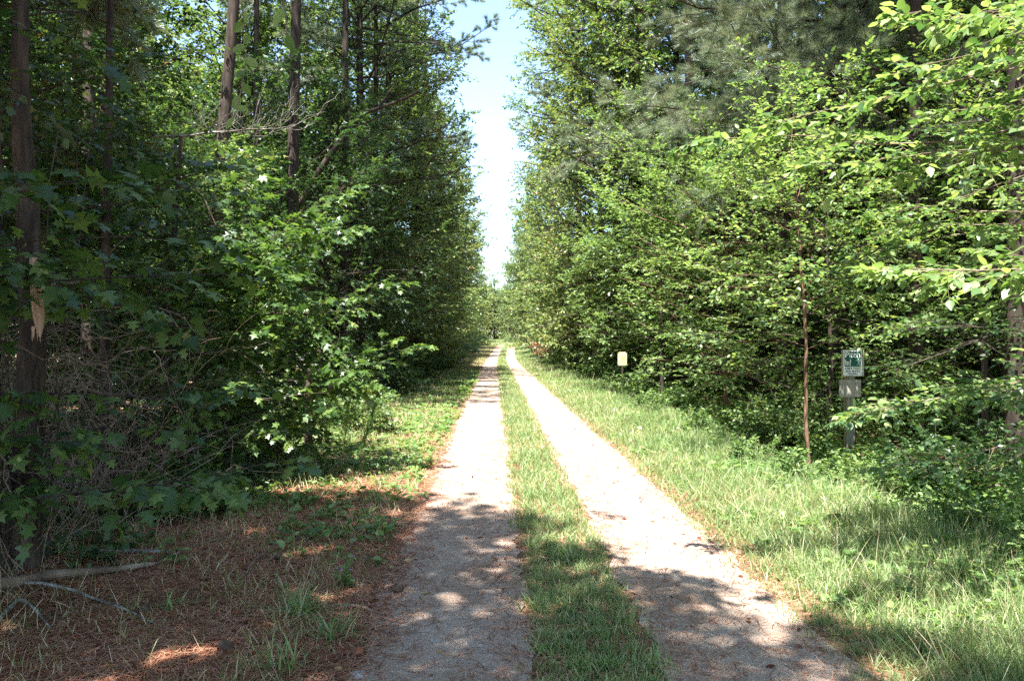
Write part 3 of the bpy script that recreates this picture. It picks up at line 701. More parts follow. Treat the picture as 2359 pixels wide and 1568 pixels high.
# broken trunk, brush tangle at the far left
def snag():
    x, y = -3.28, 5.2
    o = root('broken_trunk', (x, y, 0), 'vine wrapped dark trunk at the left edge with a pale splintered stub hanging beside it', 'trunk')
    rr = np.random.default_rng(12); P = trunk_line(rr, 5.5, (-.02, 0), wob=.04)
    W = Geo(); W.add(*tubes(P, trunk_rad(.11), 10)); 
    st = polyline(rr, rr.normal(0, .07, (26, 3)) * np.array([1, 1, 0]), np.array([[0, 0, 1.]]) + rr.normal(0, .08, (26, 3)), rr.uniform(1.2, 3.4, 26), 10, 0, .05)
    W.add(*tubes(st, np.full((26, 1), .008) * np.linspace(1, .5, 10)[None], 4)); W.build('trunk', M['bark'], o, True)
    Wd = Geo(); k = 9; z = np.linspace(2.07, 1.62, k)
    Pp = np.stack([.57 + .02 * np.sin(z * 5), np.full(k, -.75), z], -1)[None]
    Wd.add(*tubes(Pp, (np.array([.022, .028, .03, .032, .034, .033, .03, .022, .006]))[None], 8))
    for q in range(7):
        a = q * .9; c0 = np.array([.57 + .018 * math.cos(a), -.75 + .018 * math.sin(a), 1.68])
        Wd.add(*tubes(np.linspace(c0, c0 + np.array([.004 * math.cos(a), 0, -.05 - .05 * rr.random()]), 4)[None], np.linspace(.008, .001, 4)[None], 4))
    Wd.build('splintered_stub', M['split'], o, True)
    br = Geo(); q = np.array([[(-.02, -.1, 2.02), (.25, -.45, 1.93), (.57, -.775, 1.9), (.84, -.8, 1.93), (1.02, -.8, 2.02)]], float)
    br.add(*tubes(q, np.linspace(.012, .006, 5)[None], 5)); br.build('branch', M['lichen'], o, True)
snag()
def tangle():
    rr = np.random.default_rng(21); W = Geo(); n = 1150
    x = rr.uniform(-7.5, -2.75, n); y = rr.uniform(4.6, 9.5, n)
    q = (x < -2.8 - .12 * (y - 4) - .15 * rr.random(n)); x = x[q]; y = y[q]; n = len(x)
    p = np.stack([x, y, hz(x, y)], -1); d = rr.normal(0, 1, (n, 3)) * np.array([.45, .45, 0]) + UP
    P = polyline(rr, p, d, rr.uniform(.5, 2.3, n), 8, rr.uniform(-.5, .05, n), .09)
    P[..., 2] = np.maximum(P[..., 2], .01)
    W.add(*tubes(P, rr.uniform(.0018, .006, n)[:, None] * np.linspace(1, .5, 8)[None], 3))
    m = 700
    x = rr.uniform(-6.5, -2.9, m); y = rr.uniform(4.6, 8.5, m); p = np.stack([x, y, rr.uniform(.2, 1.9, m)], -1)
    P = polyline(rr, p, rr.normal(0, 1, (m, 3)) * np.array([1, 1, .4]), rr.uniform(.4, 1.5, m), 9, rr.uniform(-.4, .1, m), .12)
    W.add(*tubes(P, rr.uniform(.0015, .005, m)[:, None] * np.linspace(1, .5, 9)[None], 3))
    o = W.build('brush', M['stick']); tag(o, 'tangle of dead brown twigs and vine stems between the left trunks', 'brush', kind='stuff')
tangle()

# ------------------------------------------------------------------ right side, near and middle
GE2 = 'elms along the right edge'
ek = dict(clump=-.2, nsec=13, ntw=6, nl=8, planar=.9, droop=-.06, sig=.3)
for j, (x, y, H, R_, cb, n, mt, ls, lab) in enumerate([
        (5.2, 12.8, 3.7, 2.9, .5, 30, 'elm', .075, 'leafy elm in flat layered sprays just left of the green and white sign'),
        (4.7, 17.2, 4.3, 3.0, .6, 40, 'elm', .085, 'bushy bright elm with bare leaning stems beside the cream sign'),
        (5.0, 22.8, 6.5, 3.1, .5, 44, 'elm', .095, 'layered elm behind the cream sign, drooping to the right verge'),
        (6.2, 10.2, 4.6, 2.4, 1.0, 34, 'broad', .07, 'shadowed elm directly behind the green and white sign'),
        (7.4, 8.6, 6.0, 2.8, .8, 38, 'dark', .065, 'dark leafy tree behind the low bright spray at the right edge'),
        (7.9, 12.5, 5.0, 2.8, 1.2, 36, 'broad', .08, 'taller elm rising behind the green and white sign')]):
    make_tree('elm_tree', 500 + j, (x, y), H, R_, cb, n, lab, 'elm tree', GE2, mat=mt, ls=ls, leaf=LO if y < 14 and mt == 'elm' else LQ, low=-.02, high=.75,
              bark='bark_red' if j == 1 else 'bark', keep_world=corridor, toward=(-.6, -.2), twig_r=.002 if y < 14 else 0, r=.05, **ek)
make_tree('elm_sapling', 510, (3.78, 9.9), 4.1, 1.6, 1.7, 24, 'slender sapling with a sunlit reddish leaning trunk left of the green and white sign', 'sapling', None, mat='elm', clump=-.9,
          bark='bark_red', r=.03, lean=(-.035, .0), trunk_wob=.05, bend=.06, low=.1, high=.8, ls=.07, leaf=LO, twig_r=.0015, nsec=8, ntw=6, nl=7, planar=.9, droop=-.05)
nk = dict(nsec=12, lsec=.62, ntw=6, ltw=.24, nl=7, leaf=LO, ls=.074, sig=.3, droop=-.08, t0=.18, twig_r=.0018, planar=.92)
GN = 'trees at the right edge reaching boughs into view'
bough_tree('elm_tree', 520, (5.0, 4.4, 0), [(5.0, 4.4, -.1), (4.95, 4.4, 2.5), (4.7, 4.6, 5.0)], .09,
    [((4.95, 4.4, 3.2), (1.5, 4.7, 2.8)), ((4.95, 4.4, 3.4), (1.95, 4.4, 3.02)), ((4.95, 4.4, 3.7), (1.95, 4.1, 3.3)), ((4.95, 4.4, 2.9), (1.95, 5.0, 2.65)),
     ((4.95, 4.4, 3.0), (2.3, 4.6, 2.75)), ((4.95, 4.4, 3.6), (2.4, 4.8, 3.25)), ((4.95, 4.4, 4.0), (2.5, 4.6, 3.6)),
     ((4.95, 4.4, 2.6), (2.25, 4.0, 2.2)), ((4.95, 4.4, 2.4), (2.15, 4.1, 1.98)), ((4.95, 4.4, 2.7), (2.6, 4.7, 2.35)), ((4.95, 4.4, 3.3), (2.9, 5.2, 3.1))],
    'elm', 'near elm reaching bright translucent oval leaves in from the upper right edge', 'elm tree', GN, leafkw=nk, bark='stick', rad=.010)
bough_tree('elm_tree', 521, (5.7, 6.6, 0), [(5.7, 6.6, -.1), (5.6, 6.6, 1.6), (5.4, 6.7, 3.4)], .06,
    [((5.6, 6.6, 1.4), (2.7, 6.0, .92)), ((5.6, 6.6, 1.5), (2.95, 6.2, 1.12)), ((5.6, 6.6, 1.7), (2.85, 5.3, 1.42)), ((5.6, 6.6, 1.2), (3.1, 5.7, .9)), ((5.6, 6.6, 1.6), (3.6, 5.6, 1.25)), ((5.6, 6.6, 1.3), (3.3, 6.6, 1.05)), ((5.5, 6.7, 2.9), (4.25, 9.9, 2.75)), ((5.5, 6.7, 3.1), (4.0, 9.7, 3.2)), ((5.5, 6.7, 2.9), (4.75, 9.9, 2.9))],  # last three high limbs are added to keep sun off the sign face
    'elm', 'low elm spray in front of the foot of the green and white sign', 'elm tree', GN, leafkw={**nk, 'lsec': .5, 'nsec': 11}, bark='stick', rad=.009)

# ------------------------------------------------------------------ overhead trees behind and beside the viewer (their shade falls on the near track)
GO = 'trees overhanging the viewpoint'
def near_shade(P):
    return lit(P) | ((P[:, 2] < 1.6 + .50 * np.maximum(P[:, 1], 0) + .3) & (P[:, 1] > .3))
for j, (x, y, H, R_, cb, lab) in enumerate([(-3.9, -.8, 13, 5.2, 5.0, 'spreading oak standing left of the near track, its crown over the viewpoint'),
                                            (3.8, -3.2, 13, 5.2, 4.5, 'spreading oak right of the near track just behind the viewpoint'),
                                            (-6.8, 3.4, 14, 4.8, 5.5, 'tall oak at the left edge shading the pine straw'),
                                            (-5.0, -5.5, 14, 5.0, 4.0, 'oak behind the viewpoint on the left of the lane')]):
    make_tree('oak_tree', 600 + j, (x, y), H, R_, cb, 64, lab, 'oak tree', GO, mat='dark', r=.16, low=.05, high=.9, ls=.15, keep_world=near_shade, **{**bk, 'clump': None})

# ------------------------------------------------------------------ hanging vine, top
def vine(px, py, d, z0, z1, n, label, seed, ls=.07):
    rr = np.random.default_rng(seed); x = (px - 1179) / F * d
    k = 16; z = np.linspace(z0, z1, k); P = np.stack([x + .04 * np.sin(z * 6 + seed) + (z0 - z) * -.05, np.full(k, d), z], -1)
    o = root('hanging_vine', (x, d, z0), label, 'vine', 'vines hanging from the canopy at the upper left'); W = Geo(); W.add(*tubes(P[None] - P[0], np.full((1, k), .0022), 4)); W.build('stem', M['stick'], o)
    L = Geo(); p, t = along(P[None], np.linspace(.3, 1, n)[None]); p = p[0] - P[0]
    D = rr.normal(0, 1, (n, 3)) * np.array([1, .5, .3]); D[:, 0] = np.where(np.arange(n) % 2 == 0, 1, -1) * np.abs(D[:, 0]) - .0; D[:, 2] -= .7
    L.add(*stamp(LO, p, D, np.array([0, -1., .4]) + rr.normal(0, .35, (n, 3)), ls * rr.uniform(.7, 1.1, n))); L.build('leaves', M['weed'], o)
vine(575, 0, 3.6, 4.6, 2.62, 26, 'thin vine with pale oval leaves hanging in front of the leaning pine trunk', 3, .075)
vine(695, 0, 2.6, 3.6, 2.62, 9, 'short vine tip with broad pale leaves dangling at the top edge', 5, .085)

# ------------------------------------------------------------------ bushes along both wood edges
def bush_mesh(name, seed, h, mat, leaf=LQ, ls=.08, n=16, label='x', cat='bush', group=None, **kw):
    rng = np.random.default_rng(seed)
    a = np.zeros((n, 3)); a[:, :2] = rng.normal(0, .12 * h, (n, 2)); az = np.arange(n) * 2.4 + rng.normal(0, .3, n); e = rng.uniform(.25, 1.45, n)
    d = np.stack([np.cos(az) * np.cos(e), np.sin(az) * np.cos(e), np.sin(e)], -1)
    P = polyline(rng, a, d, h * rng.uniform(.7, 1.15, n), 6, -.15, .06)
    k = {**dict(nsec=7, lsec=h * .45, ntw=5, ltw=h * .2, nl=7, planar=.6, t0=.25), **kw}
    w, l = grow(rng, P, .008 * h, leaf=leaf, ls=ls, **k)
    o = root(name, (-60, -60, 0), label, cat, group); w.build('stem', M['stick'], o); l.build('foliage', M[mat], o); return o
BV = [bush_mesh('bush', 700, 1.3, 'dark', ls=.085), bush_mesh('bush', 701, 1.1, 'broad', ls=.08), bush_mesh('bush', 702, .8, 'elm', ls=.07, leaf=LO), bush_mesh('bush', 703, .9, 'maple', ls=.1, leaf=LSS)]
bused = [False] * 4
def bput(k, x, y, s, lab, grp):
    z = float(hz(x, y)) - .02; rz = rp.uniform(0, 6.3)
    if not bused[k]:
        bused[k] = True; r = BV[k]; r.location = (x, y, z); r.rotation_euler = (0, 0, rz); r.scale = (s, s, s); r['label'] = lab; r['group'] = grp; return
    dup(BV[k], (x, y, z), rz, lab, grp, (s, s, s))
for side, sg, k1, k2 in (('left', -1, 0, 3), ('right', 1, 1, 0)):
    y = 15.5 if sg < 0 else 12.0
    i = 0
    while y < 118:
        for row in range(2):
            off = 3.7 + row * 1.5 + rp.uniform(-.2, .5)
            x = float(cx(y)) + sg * (off + (.35 if sg > 0 else .1))
            if sg > 0 and 15 < y < 27.5: continue
            s = rp.uniform(.8, 1.25) * (1 + y / 160) * (.8 if row == 0 else 1.2)
            band = 'near' if y < 30 else 'far'
            lab = 'low leafy bush among others along the %s part of the %s woods edge' % (band, side)
            bput([k1, 1, k2][i % 3], x, y + rp.uniform(-.6, .6), s, lab, 'bushes on the %s part of the %s woods edge' % (band, side)); i += 1
        y += 1.7 + y * .04
db = bush_mesh('dead_scrub', 720, 3.2, 'straw', leaf=LN, ls=.22, label='dead brown scrub in the far right woods edge', cat='scrub')
db.scale = (.8, .8, .9); db.location = (float(cx(60)) + 4.0, 60, float(hz(1.6, 60)) - .02)
GB = 'small bushes at the lower right'
for (vx, d, k, s, lab) in [(1740, 9.6, 2, .55, 'small bright bush beside the ditch, below the reddish leaning trunk'), (1850, 8.3, 2, .6, 'small bush on the ditch edge left of the sign post foot'),
                           (2010, 8.2, 1, .6, 'leafy bush at the foot of the green and white sign post'), (2130, 7.0, 2, .55, 'bright weed bush under the low elm spray'),
                           (2290, 6.3, 1, .7, 'bush at the right edge below the elm spray'), (2250, 8.2, 0, .8, 'dark bush behind the low elm spray'),
                           (1600, 13, 2, .6, 'small bush on the verge edge under the layered elm'), (1500, 17, 2, .7, 'small bush on the verge edge below the cream sign'),
                           (2350, 5.2, 2, .6, 'pale bush against the right edge above the grass')]:
    bput(k, (vx - 1179) / F * d, d, s, lab, GB)
GBL = 'small bushes at the left'
for (vx, d, k, s, lab) in [(620, 10.6, 1, .7, 'sunlit bush left of the black sign post foot'), 
                           (420, 7.2, 3, .7, 'dark star leaved bush at the foot of the brush tangle'),  (820, 13.2, 1, .8, 'bush right of the black sign post under the maple tips'),
                           (300, 9.5, 0, .9, 'shaded bush behind the brush tangle'), ]:
    bput(k, (vx - 1179) / F * d, d, s, lab, GBL)
# feathery weeds by the black sign
def feather(x, y, h, lean, label, seed):
    rr = np.random.default_rng(seed); o = root('feathery_weed', (x, y, float(hz(x, y))), label, 'weed', 'feathery weeds beside the black sign post')
    P = polyline(rr, np.zeros((1, 3)), np.array([[lean, 0, 1.]]), [h], 12, 0, .02); W = Geo(); W.add(*tubes(P, np.linspace(.006, .001, 12)[None], 4)); W.build('stem', M['weed'], o)
    p, t = along(P, np.linspace(.12, 1, 70)[None]); d = side_dirs(rr, t, .3, .7, .2)[0]; 
    sub = polyline(rr, p[0], d, h * .16 * (1.1 - np.linspace(.12, 1, 70)), 5, .3, .05)
    q, tt = along(sub, np.tile(np.linspace(.1, 1, 14), (70, 1))); dd = side_dirs(rr, tt, .2, .6, .2)
    L = Geo(); L.add(*stamp(LN, q.reshape(-1, 3), dd.reshape(-1, 3), rr.normal(0, 1, (980, 3)), rr.uniform(.02, .045, 980))); L.build('foliage', M['weed'], o)
for j, (vx, d, h, ln, lab) in enumerate([(745, 10.9, 1.05, .12, 'feathery green weed closest to the black sign post'), (790, 10.8, .95, .1, 'taller feathery weed, middle of the three by the post'),
                                         (820, 10.3, .8, .35, 'leaning feathery weed, right of the three by the post'), (2340, 5.4, .95, .1, 'ferny weed stalk at the lower right edge'), (1950, 8.7, .6, 0, 'thin green weed spike in front of the green and white sign post')]):
    feather((vx - 1179) / F * d, d, h, ln, lab, 50 + j)

# ------------------------------------------------------------------ grass, weeds, litter (stuff)
def blade():
    v = np.array([(0, -.5, 0), (0, .5, 0), (.45, -.38, .06), (.45, .38, .06), (.8, -.22, -.04), (.8, .22, -.04), (1, 0, -.18)], float)
    v[:, 1] *= .05
    return v, np.array([(0, 1, 3), (0, 3, 2), (2, 3, 5), (2, 5, 4), (4, 5, 6)])
BL = blade()
def scatter_y(rr, n, y0, y1): return y0 * np.exp(rr.random(n) * math.log(y1 / y0))
def grass(name, seed, n, y0, y1, xf, hf, label, dens=None, mat='grass', wid=1.0):
    rr = np.random.default_rng(seed); y = scatter_y(rr, n, y0, y1); x = xf(rr, y)
    # tufts: pull blades towards clump centres
    cxx = np.round(x / .16) * .16 + .05 * np.sin(y * 31); cyy = np.round(y / .2) * .2
    pull = (rr.random(n) < .55) & (y < 14)
    x = np.where(pull, x * .35 + cxx * .65, x); y = np.where(pull, y * .35 + cyy * .65, y)
    if dens is not None:
        q = rr.random(n) < dens(x, y); x = x[q]; y = y[q]
    n = len(x); h = hf(x, y) * rr.uniform(.35, 1.2, n) * (1 + .35 * snoise(x, y, 1.5, 4))
    p = np.stack([x, y, hz(x, y) - .005], -1)
    d = rr.normal(0, .42, (n, 3)); d[:, 2] = 1
    sc = h * 1.0
    tv, tt = BL
    D = unit(d); Nn = rr.normal(0, 1, (n, 3)); Nn[:, 2] = .0; Nn = unit(Nn - (Nn * D).sum(-1, keepdims=True) * D); Sd = np.cross(Nn, D)
    w = np.clip(.0027 * (1 + y / 6.0), 0, .05) * rr.uniform(.7, 1.5, n) * wid / .05
    V = p[:, None] + (tv[None, :, 0:1] * D[:, None] * h[:, None, None] + tv[None, :, 1:2] * Sd[:, None] * w[:, None, None]
                      + (Nn * h[:, None] * rr.uniform(.1, 1.0, (n, 1)))[:, None] * (tv[None, :, 0:1] ** 2) * .45)
    V[..., 2] -= (h[:, None] * rr.uniform(0, .3, (n, 1))) * tv[None, :, 0] ** 3
    T = (tt[None] + (np.arange(n) * 7)[:, None, None]).reshape(-1, 3)
    o = link(name, mesh_np(name, V.reshape(-1, 3), T, M[mat])); tag(o, label, 'grass', kind='stuff'); return o
xin = lambda a, b: (lambda rr, y: cx(y) + rr.uniform(a, b, len(y)))
def band(x, y, a, b, s=.12):
    u = x - cx(y) + .08 * snoise(x, y, 3, 1) + .07 * snoise(x * .3, y, .9, 4)
    return np.clip((u - a) / s, 0, 1) * np.clip((b - u) / s, 0, 1)
grass('grass', 801, 120000, 2.6, 110, xin(-.38, .40), lambda x, y: .085 + .03 * (y > 6) + .04 * np.clip(snoise(x, y, 1.2, 5), 0, 1), 'strip of short grass between the two tracks',
      lambda x, y: band(x, y, -.36, .38, .2) * np.clip(.75 + .5 * snoise(x, y, 2.2, 2), .2, 1))
grass('grass', 802, 330000, 2.4, 112, xin(1.15, 4.1), lambda x, y: np.interp(x - cx(y), [1.2, 1.7, 2.6, 3.6], [.09, .17, .29, .38]), 'sunny grass verge right of the tracks',
      lambda x, y: band(x, y, 1.12, 4.3, .45) * np.where((x - cx(y) > 3.1 + .3 * snoise(x, y, .7, 2)) & (y > 7.5) & (y < 22), .12, 1) * np.clip(.8 + .4 * snoise(x, y, 1.5, 2), .3, 1))
grass('grass', 803, 170000, 3.0, 112, xin(-4.4, -1.15), lambda x, y: np.interp(cx(y) - x, [1.2, 1.7, 3.0], [.07, .14, .17]), 'patchy grass verge left of the tracks',
      lambda x, y: band(x, y, -4.2, -1.2, .25) * np.clip(np.interp(y, [3, 7, 9.5, 12], [.1, .25, .6, 1]) + .4 * (np.abs(x - cx(y) + 1.5) < .28) + np.interp(y, [3, 8, 12], [.25, .3, .3]) * snoise(x, y, 1.5, 2), .0, 1) * np.interp(y, [9, 15, 20], [.55, .6, 1]), mat='dry')
grass('grass', 805, 16000, 3.2, 60, xin(1.5, 3.9), lambda x, y: .42 + 0 * x, 'thin dry seed stems standing above the right verge grass', lambda x, y: np.clip(.35 + .9 * snoise(x, y, .8, 9), 0, 1), mat='dry', wid=.7)
grass('grass', 804, 30000, 108, 158, xin(-13, 10), lambda x, y: .35 + 0 * x, 'sunlit meadow grass at the far end of the lane', wid=1.6)
def weeds(name, seed, n, y0, y1, xf, zf, dens, label, mat='weed', ls=(.03, .06), leaf=LO):
    rr = np.random.default_rng(seed); y = scatter_y(rr, n, y0, y1); x = xf(rr, y); q = rr.random(n) < dens(x, y); x = x[q]; y = y[q]; n = len(x)
    m = 9; k = np.clip(1 + y / 14, 1, 3)
    hh = zf(x, y)
    P = np.stack([x, y, hz(x, y)], -1)[:, None] + rr.normal(0, .03, (n, m, 3)) * k[:, None, None]; P[..., 2] = hz(x, y)[:, None] + hh[:, None] * rr.uniform(.1, 1.1, (n, m))
    az = rr.uniform(0, 6.3, (n, m)); D = np.stack([np.cos(az), np.sin(az), rr.normal(.1, .3, (n, m))], -1).reshape(-1, 3); P = P.reshape(-1, 3)
    G = Geo(); G.add(*stamp(leaf, P, D, UP + rr.normal(0, .35, P.shape), (rr.uniform(*ls, (n, m)) * k[:, None]).reshape(-1)))
    o = G.build(name, M[mat]); tag(o, label, 'weeds', kind='stuff')
weeds('weeds', 811, 11000, 3.0, 60, xin(1.5, 4.6), lambda x, y: np.interp(x - cx(y), [1.5, 2.5, 4], [.05, .16, .3]), lambda x, y: np.clip(.25 + .7 * snoise(x, y, 1.1, 7) + np.interp(x - cx(y), [1.5, 3, 4], [-.2, .1, .6]), 0, 1), 'broad leaved weeds mixed through the right verge grass')
weeds('weeds', 812, 3600, 5.5, 40, xin(-4.6, -1.3), lambda x, y: .08 + 0 * x, lambda x, y: np.clip(np.interp(y, [5, 8, 9.5], [.1, .25, .7]) + .5 * snoise(x, y, 1.3, 7), 0, 1), 'small green weeds scattered over the left verge')
weeds('undergrowth', 813, 13000, 4.2, 60, lambda rr, y: cx(y) + rr.uniform(3.6, 9, len(y)), lambda x, y: .16 + .2 * np.clip(snoise(x, y, .8, 3), 0, 1), lambda x, y: np.clip(.35 + .6 * snoise(x, y, .9, 1), 0, 1) * np.interp(y, [8, 10.5], [1, .3]), 'low leafy undergrowth on the floor of the right woods', 'weed', (.04, .075), LQ)
weeds('undergrowth', 814, 13000, 4.4, 60, lambda rr, y: cx(y) - rr.uniform(3.2, 10, len(y)), lambda x, y: .12 + .25 * np.clip(snoise(x, y, .8, 3), 0, 1), lambda x, y: np.clip(.2 + .6 * snoise(x, y, .9, 1), 0, 1) * np.interp(y, [5, 10], [.25, 1]), 'low leafy undergrowth on the floor of the left woods', 'dark', (.04, .075), LQ)
def litter(name, seed, n, y0, y1, xf, dens, L, label, cat, mat='straw', tri=True):
    rr = np.random.default_rng(seed); y = scatter_y(rr, n, y0, y1); x = xf(rr, y); q = rr.random(n) < dens(x, y); x = x[q]; y = y[q]; n = len(x)
    az = rr.uniform(0, 6.3, n); D = np.stack([np.cos(az), np.sin(az), rr.normal(.02, .07, n)], -1)
    P = np.stack([x, y, hz(x, y) + rr.uniform(.011, .022, n)], -1)
    G = Geo()
    if tri:
        w = (.0026 * (1 + y / 6))[:, None]; Sd = unit(np.cross(D, UP)); l = (L * rr.uniform(.5, 1.1, n))[:, None]; b = Sd * l * rr.uniform(-.18, .18, (n, 1))
        V = np.stack([P - Sd * w / 2, P + Sd * w / 2, P + D * l * .5 + b + Sd * w / 2, P + D * l * .5 + b - Sd * w / 2, P + D * l], 1)
        V[..., 2] = np.maximum(V[..., 2], hz(V[..., 0], V[..., 1]) + .01)
        G.add(V.reshape(-1, 3), (np.array([(0, 1, 2), (0, 2, 3), (3, 2, 4)])[None] + (np.arange(n) * 5)[:, None, None]).reshape(-1, 3))
    else:
        G.add(*stamp(LO, P, D, UP + rr.normal(0, .4, P.shape), L * rr.uniform(.5, 1.2, n)))
    o = G.build(name, M[mat]); tag(o, label, cat, kind='stuff')
litter('pine_needles', 821, 130000, 2.4, 14, lambda rr, y: cx(y) - rr.uniform(.9, 5.5, len(y)), lambda x, y: np.clip((cx(y) - x - 1.0) * 2.2, .04, 1) * np.interp(y, [3, 8, 12], [1, .9, .3]), .16, 'brown pine straw carpeting the ground at lower left', 'pine straw')
litter('pine_needles', 822, 30000, 2.6, 60, lambda rr, y: cx(y) + rr.uniform(-1.3, 1.5, len(y)), lambda x, y: .3 + .7 * np.clip(np.abs(np.abs(x - cx(y)) - .82) * 2.6 - .1, 0, 1), .13, 'loose pine needles strewn along the edges of the tracks', 'pine straw')
litter('fallen_leaves', 823, 900, 2.6, 26, lambda rr, y: cx(y) + rr.uniform(-1.3, 1.7, len(y)), lambda x, y: np.clip(.35 + .6 * (x - cx(y) - .8), .2, 1), .05, 'small reddish brown leaves lying on the tracks', 'fallen leaves', 'fallen', False)
litter('fallen_leaves', 824, 3500, 2.6, 14, lambda rr, y: cx(y) - rr.uniform(1.1, 5, len(y)), lambda x, y: .5 + 0 * x, .055, 'brown leaves scattered on the pine straw at left', 'fallen leaves', 'fallen', False)
litter('fallen_leaves', 825, 9000, 4, 40, lambda rr, y: cx(y) + rr.uniform(3.2, 9, len(y)), lambda x, y: .8 + 0 * x, .07, 'brown leaf litter on the floor of the right woods', 'fallen leaves', 'fallen', False)
def pebbles():
    rr = np.random.default_rng(88); n = 16000; y = scatter_y(rr, n, 2.6, 16); sd = rr.random(n) < .5; x = cx(y) + np.where(sd, -.76, .8) + rr.uniform(-.46, .46, n)
    v = np.array([(1, 0, 0), (0, 1, 0), (-1, 0, 0), (0, -1, 0), (0, 0, .7), (0, 0, -.7)], float); t = np.array([(0, 1, 4), (1, 2, 4), (2, 3, 4), (3, 0, 4)])
    G = Geo(); D = rr.normal(0, 1, (n, 3)); D[:, 2] *= .1
    G.add(*stamp((v, t), np.stack([x, y, zrow(y) + .009], -1), D, UP + rr.normal(0, .3, (n, 3)), rr.uniform(.0018, .0048, n)))
    o = G.build('gravel', M['pebble']); tag(o, 'fine pale stones loose on the two tracks', 'gravel', kind='stuff')
M['pebble'] = leaf_mat('pebble', [(0, (.14, .10, .08)), (.5, (.33, .27, .22)), (1, (.62, .58, .53))], 0, rough=.8, spec=.2, patch=.05)
pebbles()
# grass clumps one can pick out
def clump(x, y, h, n, label, seed, mat='grass'):
    rr = np.random.default_rng(seed); z = float(zrow(y)) if abs(x - float(cx(y))) < 2 else float(hz(x, y))
    p = np.zeros((n, 3)); p[:, :2] = rr.normal(0, .05, (n, 2)); az = rr.uniform(0, 6.3, n); e = rr.uniform(.35, 1.4, n)
    d = np.stack([np.cos(az) * np.cos(e), np.sin(az) * np.cos(e), np.sin(e)], -1)
    P = polyline(rr, p, d, h * rr.uniform(.6, 1.15, n), 6, -.35, .01); P[..., 2] = np.maximum(P[..., 2], .004)
    sd = unit(np.cross(d, UP) + 1e-5)[:, None]; w = (np.array([.9, 1, .9, .7, .4, .05]) * .0045)[None, :, None] * rr.uniform(.7, 1.4, (n, 1, 1))
    V = np.stack([P - sd * w, P + sd * w], 2).reshape(n, 12, 3)
    t = np.concatenate([np.array([(2 * i, 2 * i + 1, 2 * i + 3), (2 * i, 2 * i + 3, 2 * i + 2)]) for i in range(5)])
    T = (t[None] + (np.arange(n) * 12)[:, None, None]).reshape(-1, 3)
    o = link('grass_clump', mesh_np('grass_clump', V.reshape(-1, 3), T, M[mat]), loc=(x, y, z)); tag(o, label, 'grass clump', 'grass clumps beside and between the tracks')
for j, (vx, vy, h, n, lab) in enumerate([(1310, 1290, .24, 110, 'bright arching grass clump in the middle of the grass strip'), (1270, 1385, .16, 60, 'small sunlit grass clump just nearer than the big arching one'),
        (690, 1420, .34, 70, 'tall thin blue green grass clump at lower left on the pine straw'), (760, 1470, .3, 46, 'sparse upright grass clump right of the tall blue green one'),
        (650, 1540, .28, 40, 'thin grass clump at the bottom edge on the pine straw'), (945, 1130, .2, 50, 'grass clump at the edge of the left track where the shade begins'), (850, 1200, .2, 44, 'sunlit grass clump on the shaded left verge'),
        (410, 1400, .2, 30, 'dark little grass clump beside the pale fallen stick'), (1500, 1530, .16, 46, 'shaded grass clump at the bottom of the grass strip'), (2230, 1190, .5, 26, 'broad bladed grass clump in the weeds at right'), (1800, 1080, .4, 40, 'arching grass clump overhanging the ditch'), (2080, 1460, .22, 60, 'shaded grass clump where the verge meets the right track')]):
    x, y = gp(vx, vy); clump(x, y, h, n, lab, 900 + j)

# ------------------------------------------------------------------ fallen sticks, cones, stones
def gpt(vx, vy, z=.03):
    x, y = gp(vx, vy); return (x, y, float(hz(x, y)) + z)
GS = 'fallen sticks on the pine straw'
stick('fallen_branch', [gpt(85, 1272, .03), gpt(200, 1290, .02), gpt(270, 1282, .03), gpt(395, 1276, .02)], .022, .015, 'lichen', 'lichen spotted stick lying below the low maple bough', 'fallen branch', GS, seed=3)
stick('fallen_branch', [gpt(-40, 1400, .05), gpt(120, 1358, .05), gpt(250, 1330, .045), gpt(355, 1306, .03)], .042, .014, 'stick', 'thick grey rotting log lying at the left edge', 'fallen branch', GS, seed=4)
stick('fallen_branch', [gpt(-30, 1384, .03), gpt(110, 1376, .05), gpt(240, 1392, .03), gpt(330, 1425, .02), gpt(400, 1455, .015)], .012, .005, 'lichen', 'long thin pale curved stick in front of the rotting log', 'fallen branch', GS, seed=5)
stick('fallen_branch', [gpt(-20, 1465, .02), gpt(40, 1415, .05), gpt(70, 1420, .05), gpt(115, 1455, .02)], .014, .006, 'lichen', 'short bent pale stick at the left edge', 'fallen branch', GS, seed=6)
stick('fallen_branch', [gpt(775, 1398, .015), gpt(830, 1402, .02), gpt(895, 1422, .012)], .011, .005, 'stick', 'brown stick lying at the edge of the left track', 'fallen branch', GS, seed=7)
stick('fallen_branch', [gpt(355, 1305, .02), gpt(430, 1270, .03), gpt(545, 1235, .02)], .008, .004, 'stick', 'dark twig leading away from the lichen spotted stick', 'fallen branch', GS, seed=8)
stick('fallen_branch', [gpt(555, 1340, .02), gpt(590, 1300, .05), gpt(620, 1275, .04)], .008, .004, 'stick', 'short twig beside the pine cone', 'fallen branch', GS, seed=9, fork=[(.5, (.6, -.2, .3), .15)])
stick('fallen_branch', [gpt(560, 1130, .02), gpt(620, 1210, .02), gpt(720, 1255, .02)], .008, .004, 'lichen', 'pale twig on the weedy straw below the black sign post', 'fallen branch', GS, seed=10)
